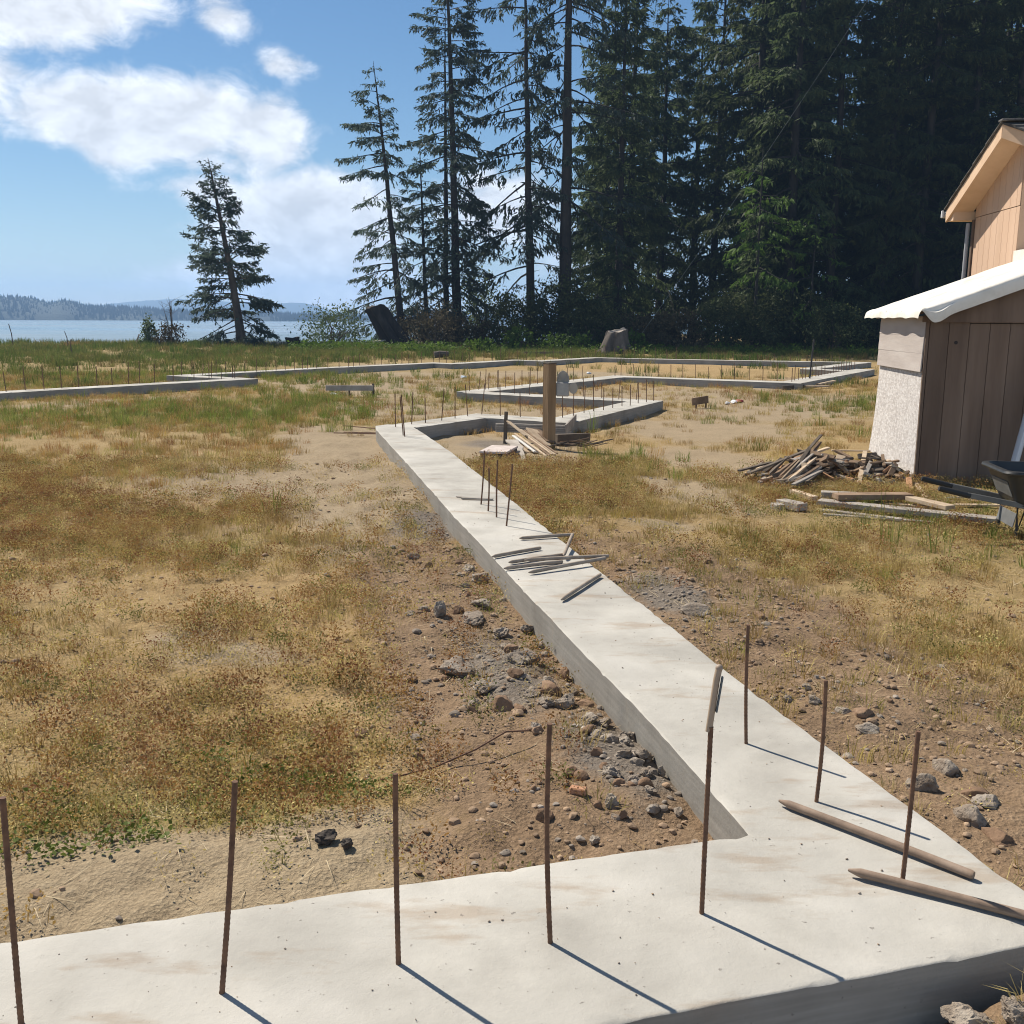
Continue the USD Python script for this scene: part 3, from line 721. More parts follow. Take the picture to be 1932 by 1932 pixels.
def copy_of(cls, name, label, cat, loc, rz=0.0, s=1.0, group=None):
    x = UsdGeom.Xform.Define(stage, numbered('/World', name))
    x.AddTranslateOp().Set(Gf.Vec3d(*map(float, loc))); x.AddRotateZOp().Set(math.degrees(rz)); x.AddScaleOp().Set(Gf.Vec3f(*([s] * 3 if np.ndim(s) == 0 else s)))
    x.GetPrim().GetReferences().AddInternalReference(cls.GetPath()); x.GetPrim().SetInstanceable(True)
    return tag(x, label, cat, group)


tr = np.random.default_rng(77)
forest = []
for row, (yy, x0, x1, step) in enumerate(((62.0, 6.2, 46, 2.7), (66.5, 4.6, 50, 2.9), (71.5, 3.2, 52, 3.1), (77, 5.0, 56, 3.4), (84, 7.0, 60, 3.8))):
    x = x0
    while x < x1:
        if True:
          forest.append((x + tr.normal(0, .5), yy + tr.normal(0, 1.0) + (2.0 if x < 9 else 0), row))
        x += step * tr.uniform(.8, 1.25)
rowlab = ('dark conifer in the front row of the wood behind the foundation', 'dark conifer standing in the second row of the wood', 'dark conifer deep inside the wood', 'dark conifer deep inside the wood', 'dark conifer deep inside the wood')
rowgrp = ('conifers in the front row of the wood', 'conifers in the second row of the wood', 'conifers deep in the wood', 'conifers deep in the wood', 'conifers deep in the wood')
def in_gap(x, y):
    """A gap in the wood, through which the sun falls on the young hemlocks."""
    ux, uy = -.731, .682
    s_ = (x - 15.5) * ux + (y - 60.2) * uy
    w_ = -(x - 15.5) * uy + (y - 60.2) * ux
    return -1 < s_ < 24 and (abs(w_) < 2.6 or abs(w_ + 7.5) < 1.3)


for x, y, row in forest:
    if in_gap(x, y):
        continue
    k = int(tr.integers(0, 5))
    copy_of(PROTO[k], 'forest_conifer', rowlab[row], 'tree', (x, y, gz(x, min(y, 70)) * (y < 72)), tr.uniform(0, 6.28), tr.uniform(.86, 1.12), rowgrp[row])

# a young hemlock whose sprays catch the sun at the wood's edge
own_tree('hemlock_tree', 'young hemlock with sunlit light green sprays in front of the dark wood', 14.2, 60.2, conifer_parts(201, 11.5, .12, 4.5, 2.5, 26, droop=.5, twig=.55, dens=12, up=.25, power=.5, hang=.9), M_bark_dark, M_hemlock)
own_tree('hemlock_tree', 'small hemlock with bright green tips right of the taller sunlit one', 17.6, 60.6, conifer_parts(203, 8.2, .09, 3.0, 2.2, 20, droop=.5, twig=.5, dens=12, up=.25, power=.5, hang=.9), M_bark_dark, M_hemlock)

# ------------------------------------------------------------------ shrubs and tall weeds
M_shrub = leaf_mat('shrub_leaves', [(.055, .072, .024), (.095, .115, .042), (.14, .155, .066)], scale=1.1, trans=.35, rand=.4)
M_shrub_brown = leaf_mat('shrub_leaves_brown', [(.08, .062, .032), (.13, .105, .055), (.19, .15, .085)], scale=1.1, trans=.25, rand=.4)
M_shrub_pale = leaf_mat('shrub_leaves_pale', [(.09, .13, .05), (.14, .19, .085), (.20, .25, .13)], scale=1.3, trans=.3, rand=.3)
M_fern = leaf_mat('fern_leaves', [(.06, .11, .014), (.10, .17, .022), (.15, .23, .04)], scale=1.3, trans=.4, rand=.3)
M_stem = flat('woody_stem', (.10, .075, .055), .9)


def shrub_parts(seed, w, h, n, leaf=.16, stems=9, hollow=.5):
    r = np.random.default_rng(seed)
    st, tips = [], []
    for k in range(stems):
        a, l = r.uniform(0, 6.28), r.uniform(.2, 1.0)
        tip = np.array([math.cos(a) * w * .5 * l, math.sin(a) * w * .5 * l, h * r.uniform(.55, .95) * (1 - .35 * l * l)])
        mid = tip * np.array([.45, .45, .55]) + r.normal(0, .06, 3) * h
        st.append(tube([(r.normal(0, .08 * w), r.normal(0, .08 * w), -.1), mid, tip], [.035 * h ** .5, .02 * h ** .5, .006], 4, cap=False))
        tips.append(tip)
    # leaves gather in clumps through the volume
    nc = stems * 5
    th, cz = r.uniform(0, 6.28, nc), r.uniform(0.02, 1, nc)
    rad = np.sqrt(np.clip(1 - (cz * .98 - .12) ** 2, .05, 1)) * r.uniform(hollow, 1.05, nc) * w * .5
    C = np.stack([np.cos(th) * rad, np.sin(th) * rad, cz * h * r.uniform(.8, 1.12, nc)], 1)
    i = r.integers(0, nc, n)
    P = C[i] + r.normal(0, .11, (n, 3)) * np.array([w, w, h * .9]) * r.uniform(.5, 1.3, (n, 1))
    P[:, 2] = np.abs(P[:, 2]) + .02
    D = r.normal(0, 1, (n, 3)) + np.array([0, 0, .4]); ln = leaf * r.uniform(.6, 1.5, n)
    V, F = diamonds(P, D, ln, ln * r.uniform(.45, .75, n), r)
    return join(st), trimesh.Trimesh(V, F, process=False)


SHRUB = []
for k, (w, h, n, mt) in enumerate([(4.2, 3.0, 5200, M_shrub), (5.0, 3.6, 6200, M_shrub), (3.6, 2.4, 4200, M_shrub_brown), (4.6, 4.3, 6000, M_shrub)]):
    c = stage.CreateClassPrim(f'/World/class_shrub_{k}')
    a, b = shrub_parts(300 + k, w, h, n, leaf=.17)
    tag(usdkit.mesh(stage, f'/World/class_shrub_{k}/stems', a, M_stem), kind='stuff'); tag(usdkit.mesh(stage, f'/World/class_shrub_{k}/foliage', b, mt), kind='stuff')
    SHRUB.append(c)
x = -6.2
while x < 40:
    k = int(tr.choice([0, 1, 2, 3], p=[.35, .25, .25, .15])) if x > -1 else int(tr.choice([0, 2]))
    y = 59.6 + tr.normal(0, .7) + (1.6 if x < 0 else 0)
    near = x < -1
    copy_of(SHRUB[k], 'undergrowth_shrub', 'dull dark shrub beneath the sparse conifers left of the thick trunk' if near else 'dark leafy shrub in the undergrowth along the foot of the wood', 'shrub', (x, y, gz(x, y) - .05), tr.uniform(0, 6.28), tr.uniform(.62, .85) if near else tr.uniform(.75, 1.1), 'shrubs under the sparse conifers' if near else 'undergrowth along the wood edge')
    x += tr.uniform(1.5, 2.6)


def own_shrub(name, label, x, y, w, h, n, mt, seed, leaf=.14, stems=9, cat='shrub'):
    t = thing(name, label, cat, (x, y, gz(x, y) - .03))
    a, b = shrub_parts(seed, w, h, n, leaf=leaf, stems=stems)
    obj('stems', a, M_stem, t, kind='stuff'); obj('foliage', b, mt, t, kind='stuff')


own_shrub('pale_shrub', 'loose pale green shrub left of the tilted snag', -10.7, 61.3, 3.6, 2.2, 2600, M_shrub_pale, 401, .13, 14)
own_shrub('pale_shrub', 'tall light green shrub showing through the sky gap behind the trunks', -2.0, 68.5, 3.4, 4.6, 2600, M_shrub_pale, 402, .18, 10)
own_shrub('pale_shrub', 'upright grey-green bush to the left of the lone spruce', -21.6, 60.5, .95, 1.5, 900, M_shrub_pale, 403, .14, 9)
own_shrub('brown_shrub', 'low brownish bush touching the left foot of the lone spruce', -20.1, 60.0, 1.7, 1.25, 1200, M_shrub_brown, 404, .12, 12)
own_shrub('brown_shrub', 'tangled dry brown bush behind the tilted snag', -4.6, 60.2, 3.2, 2.5, 2600, M_shrub_brown, 405, .12, 16)
own_shrub('leafy_weed', 'bright green fern clump below the dark shrubs, left of centre', .4, 56.0, 1.6, 1.15, 500, M_fern, 406, .2, 10, 'weed')
own_shrub('leafy_weed', 'bright green weed clump midway between snag and pale stump', 2.6, 56.3, 2.2, .8, 520, M_fern, 407, .2, 10, 'weed')
own_shrub('leafy_weed', 'yellow-green weed standing just left of the pale stump', 3.9, 55.6, 1.0, .9, 260, M_fern, 408, .18, 8, 'weed')
own_shrub('leafy_weed', 'yellow-green weed standing just right of the pale stump', 6.6, 55.0, 1.2, 1.0, 300, M_fern, 409, .18, 8, 'weed')
own_shrub('leafy_weed', 'green fern patch before the dark stump hump', -1.8, 55.2, 1.8, .6, 380, M_fern, 410, .18, 8, 'weed')
# bare stems by the lone spruce
t = thing('dead_sapling', 'leafless thin sapling between the grey-green bush and the lone spruce', 'sapling', (-20.0, 60.6, gz(-20, 60.6)))
dr_ = np.random.default_rng(9)
st = []
for k in range(7):
    a = dr_.normal(0, .35); b = dr_.normal(0, .35); hh = dr_.uniform(1.4, 3.4)
    st.append(tube([(0.12 * k - .4, 0, -.1), (a * .6 - .3, b * .5, hh * .5), (a * 1.5 - .4, b, hh)], [.03, .02, .006], 4))
    for j in range(3):
        z = hh * dr_.uniform(.5, .9); st.append(tube([(a * 1.2 - .4, b * .8, z), (a * 1.2 - .4 + dr_.normal(0, .4), b * .8 + dr_.normal(0, .3), z + dr_.uniform(.1, .5))], [.012, .004], 3))
obj('stems', join(st), M_stem, t, kind='stuff')

# wood on the far ridge: one mass of far-off conifers
fr = np.random.default_rng(5)
n = 5200
ia = fr.uniform(-32, 3, n); hh = np.interp(ia, nearA, nearH); kk = fr.beta(2.2, 1.0, n)
dd = 1500 - 300 + 300 * np.interp(kk, [0, .25, .68, .93, 1.0], [-.05, 0, .25, .55, 1.0])
pts = np.stack([np.sin(np.radians(ia)) * dd, np.cos(np.radians(ia)) * dd, -3.5 + hh * kk], 1)
c1 = trimesh.creation.cone(.2, 1.0, sections=6); c2 = trimesh.creation.cone(.27, .8, sections=5)
instancer('far_wood', [(c1, M_hill), (c2, M_hill)], pts, fr.integers(0, 2, n), fr.uniform(0, 6.28, n), fr.uniform(3.5, 7.5, n), 'distant dark conifer wood covering the far shore ridge')

# stumps and driftwood at the field's far side
M_char = mat('charred_wood', [(.012, .010, .009), (.022, .018, .016), (.045, .038, .033)], scale=3, rough=.95, bump=.9, bscale=10, stretch=(1, 1, .3), coord='obj')
M_stump = mat('weathered_stump', [(.045, .037, .030), (.085, .070, .057), (.15, .125, .105)], scale=3, rough=.95, bump=.9, bscale=12, stretch=(1, 1, .25), coord='obj')
M_cut = mat('sawn_end', [(.20, .17, .14), (.28, .24, .20), (.36, .31, .26)], scale=6, rough=.9, coord='obj')


def stump_mesh(h, rb, rt, lean, seed, n=44, rag=.30):
    z = np.linspace(-.2, 1, 9)
    a = np.arange(n) * 2 * np.pi / n
    R = []
    for k, t in enumerate(z):
        tt = max(t, 0)
        flute = 1 + (.10 + .2 * (1 - tt) ** 2) * np.sin(a * 5 + seed + .8 * tt) + .05 * np.sin(a * 11 + seed) + .34 * (meshkit.noise(np.stack([np.cos(a) * 2 + seed, np.sin(a) * 2, 0 * a + t * 2], 1)) - .5)
        rr = (rb + (rt - rb) * tt ** .6) * flute
        zz_ = t * h + (k == 8) * rag * h * (meshkit.noise(np.stack([np.cos(a) * 1.5 + seed, np.sin(a) * 1.5, 0 * a], 1)) - .5)
        R.append(np.stack([np.cos(a) * rr + lean[0] * tt, np.sin(a) * rr + lean[1] * tt, zz_], 1))
    V = np.array(R)
    i, j = np.meshgrid(np.arange(8), np.arange(n), indexing='ij')
    Q = np.stack([i * n + j, i * n + (j + 1) % n, (i + 1) * n + (j + 1) % n, (i + 1) * n + j], -1).reshape(-1, 4)
    body = (V.reshape(-1, 3), Q)
    top = np.vstack([V[-1], V[-1].mean(0) + [0, 0, -.02]])
    tf = np.stack([np.arange(n), (np.arange(n) + 1) % n, np.full(n, n)], 1)
    return body, (top, tf)


def stump(name, label, x, y, h, rb, rt, lean, seed, mt, topmt, cat='stump'):
    t = thing(name, label, cat, (x, y, gz(x, y)))
    b, tp = stump_mesh(h, rb, rt, lean, seed)
    obj('trunk', b, mt, t, smooth=45); obj('top', tp, topmt, t)
    return t


sn = stump('tilted_snag', 'big charred black snag tilting left at the edge of the tall grass', -6.75, 60.6, 2.35, .92, .62, (-1.35, 0), 3, M_char, M_stump)
stump('cut_stump', 'broad pale grey tree stump with flat top before the wood', 5.35, 53.6, 1.22, .95, .50, (.12, 0), 7, M_stump, M_cut)
stump('low_stump', 'low dark stump half hidden in weeds left of the pale stump', 2.75, 59.0, .85, .65, .55, (0, 0), 11, M_char, M_char)
stump('beach_stump', 'small dark stump at the beach edge right of the lone spruce', -13.2, 61.0, .55, .42, .38, (0, 0), 13, M_char, M_stump)
M_drift = mat('driftwood', [(.24, .20, .165), (.34, .295, .25), (.44, .39, .34)], scale=5, rough=.9, bump=.5, bscale=25, stretch=(1, 1, 1))
for lab, p, q_, ra in (('short pale driftwood log lying in grass left of the snag', (-8.4, 60.2, .34), (-7.5, 60.0, .46), .11), ('pale driftwood branch pointing up beside the grey-green bush', (-22.4, 60.4, .15), (-22.1, 60.3, .8), .05), ('driftwood log lying beside the beach stump', (-14.6, 61.4, .22), (-13.7, 61.2, .28), .13), ('dark driftwood log right of the beach stump', (-11.6, 61.0, .25), (-10.8, 60.8, .36), .12), ('brown chunk of log lying behind the farthest footing', (-3.6, 46.5, .3), (-2.95, 46.6, .34), .15)):
    p, q_ = np.array(p), np.array(q_)
    g0 = gz(p[0], p[1])
    m = tube([p, p * .6 + q_ * .4 + [0, 0, .02], q_], [ra, ra * 1.05, ra * .8], 8); m.apply_translation((0, 0, g0 - .12))
    obj('driftwood_log', m, M_drift if 'pale' in lab or 'beach' in lab and 'dark' not in lab else M_stump if 'brown' in lab else M_char, smooth=40, label=lab, cat='log')
for (x, y, h, lab) in ((-27.0, 55.0, 1.3, 'tall dry stalk rising over the water at the far left'), (-24.9, 57, .9, 'shorter dry stalk right of the tall one over the water'), (-20.6, 47.5, .75, 'dark thin stake in the grass left of the lone spruce')):
    t = thing('dry_stalk' if 'stalk' in lab else 'thin_stake', lab, 'stalk' if 'stalk' in lab else 'stake', (x, y, gz(x, y)))
    obj('stem', tube([(0, 0, -.1), (-.05, 0, h * .6), (-.16 if 'stalk' in lab else 0, 0, h)], [.03, .025, .02], 5), M_stem, t)
# ------------------------------------------------------------------ measured places (metres)
NEAR_BARS = [(-1.123,2.05,0.007,0.561),(-0.693,2.163,0.056,0.547),(-0.28,2.279,0.0,0.514),(0.107,2.371,-0.009,0.601),(0.529,2.51,0.001,0.545),(0.908,3.638,-0.017,0.478),(1.038,3.163,0.006,0.431),(1.146,2.679,0.008,0.462)]
MID_BARS = [(-0.273,8.707,0.03,0.477),(-0.203,8.397,0.006,0.37),(-0.127,8.129,0.007,0.478),(-0.043,7.773,0.045,0.492)]
ZIG_BARS = [(-1.761,15.112,-0.003,0.503),(-1.528,14.008,-0.036,0.537),(-1.49,13.85,-0.04,0.577),(-1.562,15.536,0.024,0.494),(-1.369,15.776,-0.002,0.385),(-1.14,16.147,0.042,0.501),(-0.946,16.532,0.002,0.518),(-0.754,16.902,-0.039,0.529),(-0.53,17.255,0.054,0.531),(-0.207,17.004,-0.008,0.523),(0.129,16.794,-0.009,0.425),(0.833,16.742,-0.005,0.356),(1.033,17.085,-0.0,0.378),(1.251,17.62,0.014,0.471),(1.447,17.998,-0.01,0.447),(1.645,18.2,-0.006,0.412),(1.857,18.683,-0.006,0.371),(2.075,19.108,-0.01,0.38),(2.247,19.246,-0.004,0.396),(2.465,19.785,-0.001,0.411),(2.664,20.072,-0.014,0.45),(2.855,20.414,-0.013,0.405),(1.687,21.058,-0.01,0.49),(2.181,20.748,0.024,0.389),(2.527,20.628,0.024,0.36),(1.86,21.072,-0.007,0.329),(1.501,21.456,0.0,0.401),(1.144,21.694,0.002,0.366),(0.792,21.937,-0.005,0.39),(0.04,22.223,0.002,0.461),(0.368,21.878,-0.021,0.494),(-0.985,22.916,-0.005,0.378),(-0.785,23.344,0.043,0.419),(-0.637,23.483,0.017,0.464),(-0.567,23.575,0.017,0.388),(-0.362,23.808,-0.001,0.427),(-0.326,23.596,-0.01,0.446),(-0.171,24.133,0.004,0.4),(0.226,24.764,-0.003,0.383),(0.439,25.116,0.002,0.413),(0.627,25.624,-0.004,0.415),(1.445,26.801,0.0,0.398),(1.624,27.206,0.0,0.364),(1.9,27.691,0.01,0.37),(2.991,29.668,-0.001,0.314),(3.207,30.027,-0.003,0.408),(3.533,29.728,-0.006,0.343),(3.849,29.434,-0.0,0.358),(4.191,29.15,0.001,0.397),(4.521,28.996,-0.003,0.37)]
STRIP_BARS = [(4.542,29.089,-0.013,0.355),(4.874,29.03,-0.015,0.402),(5.211,28.879,-0.011,0.395),(5.531,28.635,-0.004,0.329),(5.865,28.488,-0.008,0.405),(6.191,28.253,-0.017,0.463),(6.524,27.935,-0.012,0.331),(6.887,27.886,-0.007,0.422),(7.248,27.751,-0.021,0.47)]
RIGHT_BARS = [(7.533,27.325,-0.0,0.369),(7.766,27.891,-0.003,0.425),(7.962,28.222,-0.01,0.32),(8.169,28.561,-0.002,0.343),(8.332,28.838,-0.004,0.368),(8.718,29.515,-0.005,0.302),(8.972,29.995,-0.009,0.301),(9.112,30.188,-0.0,0.157),(9.352,30.686,-0.011,0.322),(9.593,31.163,-0.008,0.252),(9.79,31.493,0.001,0.086),(9.938,31.705,0.001,0.086),(10.143,32.086,-0.006,0.214),(10.406,32.648,-0.008,0.222),(10.641,33.097,-0.014,0.268),(10.769,33.241,-0.016,0.305),(10.911,33.431,-0.018,0.331),(11.151,33.901,-0.018,0.324),(11.41,34.386,-0.014,0.262),(11.521,34.538,-0.013,0.279),(11.809,35.044,-0.013,0.249)]
LEFT_BARS = [(-10.991,21.893,-0.03,0.433),(-10.806,22.379,-0.013,0.52),(-10.512,22.647,-0.015,0.53),(-10.289,23.042,-0.02,0.501),(-10.105,23.511,0.007,0.494),(-9.823,23.872,0.012,0.467),(-9.605,24.237,0.001,0.407),(-9.358,24.615,0.026,0.53),(-9.172,24.851,0.021,0.544),(-8.995,25.392,0.018,0.454),(-8.667,25.813,0.018,0.401),(-8.53,27.066,0.024,0.444),(-8.214,27.362,0.012,0.434),(-8.201,27.541,0.016,0.412),(-7.818,27.141,0.006,0.337),(-7.621,27.514,0.01,0.331),(-7.492,27.263,0.016,0.353)]
FAR_BARS = [(-9.363,28.624,0.016,0.376),(-9.084,28.655,0.023,0.428),(-8.816,28.783,0.027,0.32),(-8.644,29.504,0.014,0.398),(-8.45,29.838,-0.0,0.342),(-8.043,30.42,0.016,0.366),(-7.781,30.781,0.005,0.381),(-7.585,31.143,0.006,0.283),(-7.362,31.515,0.001,0.327),(-7.162,31.893,0.0,0.325),(-6.933,32.162,0.012,0.334),(-6.747,32.552,-0.007,0.32),(-6.625,32.692,0.011,0.327),(-6.403,33.099,0.01,0.331),(-6.115,33.525,0.009,0.329),(-5.82,33.961,0.008,0.321),(-5.55,34.267,0.002,0.324),(-5.411,34.422,0.008,0.319),(-5.627,34.792,0.008,0.314),(-5.494,34.966,0.008,0.335),(-5.317,35.199,0.009,0.409),(-5.072,35.521,0.008,0.385),(-4.867,35.79,0.006,0.324),(-4.665,36.056,0.007,0.371),(-4.442,36.349,0.006,0.38),(-4.239,36.616,0.005,0.34),(-4.033,36.886,0.006,0.42),(-3.824,37.161,0.005,0.339),(-3.612,37.44,0.005,0.379),(-3.397,37.723,0.004,0.399),(-3.001,38.243,0.003,0.393),(-2.764,38.069,0.003,0.412),(-2.483,37.831,0.003,0.431),(-2.194,37.89,0.002,0.461),(-1.904,38.339,0.001,0.373),(-1.673,38.695,0.001,0.428),(-1.458,39.026,0.0,0.438),(-1.128,39.534,-0.0,0.386),(-0.812,40.022,-0.001,0.349),(-0.502,40.5,-0.002,0.495),(-0.155,41.035,-0.002,0.401),(0.185,41.395,-0.003,0.407),(0.562,41.157,-0.004,0.491),(0.934,40.921,-0.005,0.443),(1.278,41.111,-0.005,0.428),(1.678,41.689,-0.007,0.479),(2.048,42.223,-0.006,0.372),(2.47,42.832,-0.008,0.482),(2.904,43.459,-0.008,0.437),(3.261,43.974,-0.008,0.397),(3.626,44.502,-0.011,0.493),(4.018,44.323,-0.013,0.534),(4.407,44.145,-0.01,0.417),(4.831,43.952,-0.013,0.482),(5.251,43.759,-0.012,0.427),(5.63,43.586,-0.015,0.496),(6.081,43.38,-0.016,0.49),(6.528,43.176,-0.014,0.409),(6.934,42.991,-0.019,0.503),(6.548,42.971,-0.009,0.251),(6.883,42.899,-0.009,0.253),(7.217,42.826,-0.01,0.264),(7.55,42.754,-0.009,0.23),(7.882,42.682,-0.011,0.258),(8.213,42.611,-0.011,0.268),(8.542,42.54,-0.009,0.201),(8.871,42.469,-0.012,0.264),(9.198,42.398,-0.011,0.225),(9.525,42.327,-0.011,0.232),(9.85,42.257,-0.01,0.204),(10.175,42.187,-0.013,0.25),(10.498,42.117,-0.012,0.215),(10.82,42.047,-0.015,0.264),(11.141,41.978,-0.012,0.213),(11.461,41.908,-0.014,0.237),(11.78,41.839,-0.013,0.223),(12.098,41.771,-0.015,0.24),(12.415,41.702,-0.013,0.205),(12.731,41.634,-0.013,0.204),(13.046,41.566,-0.016,0.25),(13.36,41.498,-0.017,0.25),(13.672,41.43,-0.016,0.235)]
STAKES = [(0.055,7.242,0.464,7.387),(-0.134,6.652,0.203,6.926),(-0.021,6.491,0.353,6.724),(0.352,6.617,0.444,7.203),(0.084,6.493,0.655,6.625),(-0.051,6.324,0.338,6.523),(0.107,6.221,0.628,6.554),(0.286,5.59,0.561,6.177),(0.903,3.136,1.352,2.678),(0.994,2.704,1.4,2.477)]
ROCKS = [(-0.254,4.882,0.206,0.086,'g'),(-0.224,5.755,0.159,0.084,'g'),(0.06,5.013,0.158,0.096,'g'),(-0.112,4.628,0.155,0.065,'g'),(-0.041,4.357,0.105,0.093,'b'),(-0.173,4.435,0.059,0.067,'g'),(-0.432,5.835,0.086,0.121,'g'),(-0.608,5.849,0.076,0.051,'g'),(-0.326,5.907,0.071,0.071,'b'),(0.031,4.348,0.077,0.046,'b'),(-0.219,6.656,0.125,0.079,'g'),(-0.31,6.928,0.106,0.071,'g'),(-0.189,6.072,0.115,0.063,'g'),(-0.054,5.565,0.115,0.072,'g'),(-0.006,5.369,0.121,0.065,'g'),(0.004,5.226,0.082,0.073,'b'),(0.188,4.589,0.114,0.089,'b'),(0.244,4.422,0.102,0.086,'g'),(0.171,4.441,0.102,0.039,'g'),(0.021,4.721,0.083,0.05,'b'),(0.099,4.523,0.088,0.048,'g'),(-0.642,4.104,0.082,0.052,'b'),(-0.734,7.425,0.101,0.063,'g'),(-0.623,7.216,0.086,0.061,'b'),(-0.538,5.903,0.071,0.051,'g'),(-0.331,4.832,0.059,0.042,'b'),(-0.5,4.805,0.076,0.059,'b'),(0.33,4.066,0.081,0.051,'b'),(0.355,4.21,0.091,0.045,'g'),(0.095,5.647,0.078,0.059,'g'),(0.275,4.892,0.052,0.077,'b'),(0.164,5.343,0.065,0.056,'g'),(-0.391,7.121,0.097,0.061,'b'),(0.349,4.444,0.071,0.04,'b'),(-0.304,6.524,0.078,0.056,'g'),(0.483,3.966,0.065,0.043,'g'),(0.414,3.98,0.079,0.058,'g'),(0.481,4.015,0.058,0.058,'g'),(0.389,3.641,0.087,0.06,'g'),(0.41,3.531,0.046,0.039,'b'),(0.47,3.558,0.059,0.046,'g'),(0.352,3.818,0.049,0.049,'b'),(0.235,3.653,0.06,0.04,'b'),(0.363,3.363,0.057,0.063,'g'),(0.539,3.806,0.077,0.063,'g'),(0.511,4.033,0.066,0.058,'g'),(0.458,3.805,0.077,0.049,'g'),(0.414,4.21,0.083,0.045,'g'),(0.314,3.35,0.031,0.044,'b'),(0.12,3.253,0.061,0.061,'b'),(0.284,3.121,0.042,0.036,'g'),(0.585,3.658,0.041,0.054,'g'),(0.527,3.615,0.054,0.04,'g'),(0.396,3.279,0.031,0.037,'b'),(0.089,3.474,0.026,0.026,'b'),(0.522,3.479,0.052,0.039,'g'),(0.24,3.995,0.036,0.036,'g'),(-0.37,3.84,0.042,0.035,'b'),(-0.172,4.314,0.046,0.038,'b'),(0.115,4.044,0.051,0.036,'b')]
ROCKSR = [(1.396,6.99,0.082,0.041,'b'),(1.077,6.326,0.074,0.049,'b'),(1.09,5.722,0.191,0.068,'g'),(1.471,5.749,0.092,0.057,'b'),(1.399,4.514,0.065,0.037,'g'),(1.385,4.361,0.073,0.045,'g'),(1.552,4.199,0.116,0.044,'b'),(1.483,4.24,0.08,0.036,'g'),(1.738,4.367,0.037,0.028,'b'),(1.527,4.055,0.104,0.052,'g'),(1.372,3.826,0.074,0.033,'g'),(1.526,3.454,0.108,0.092,'g'),(1.674,3.626,0.129,0.097,'g'),(1.701,3.398,0.116,0.07,'b'),(1.599,3.232,0.133,0.089,'g'),(1.715,3.342,0.123,0.046,'g'),(1.631,3.106,0.123,0.043,'b'),(1.49,3.469,0.069,0.046,'g'),(2.6,5.016,0.055,0.044,'b'),(2.599,4.915,0.054,0.032,'b'),(1.281,4.417,0.055,0.046,'g')]
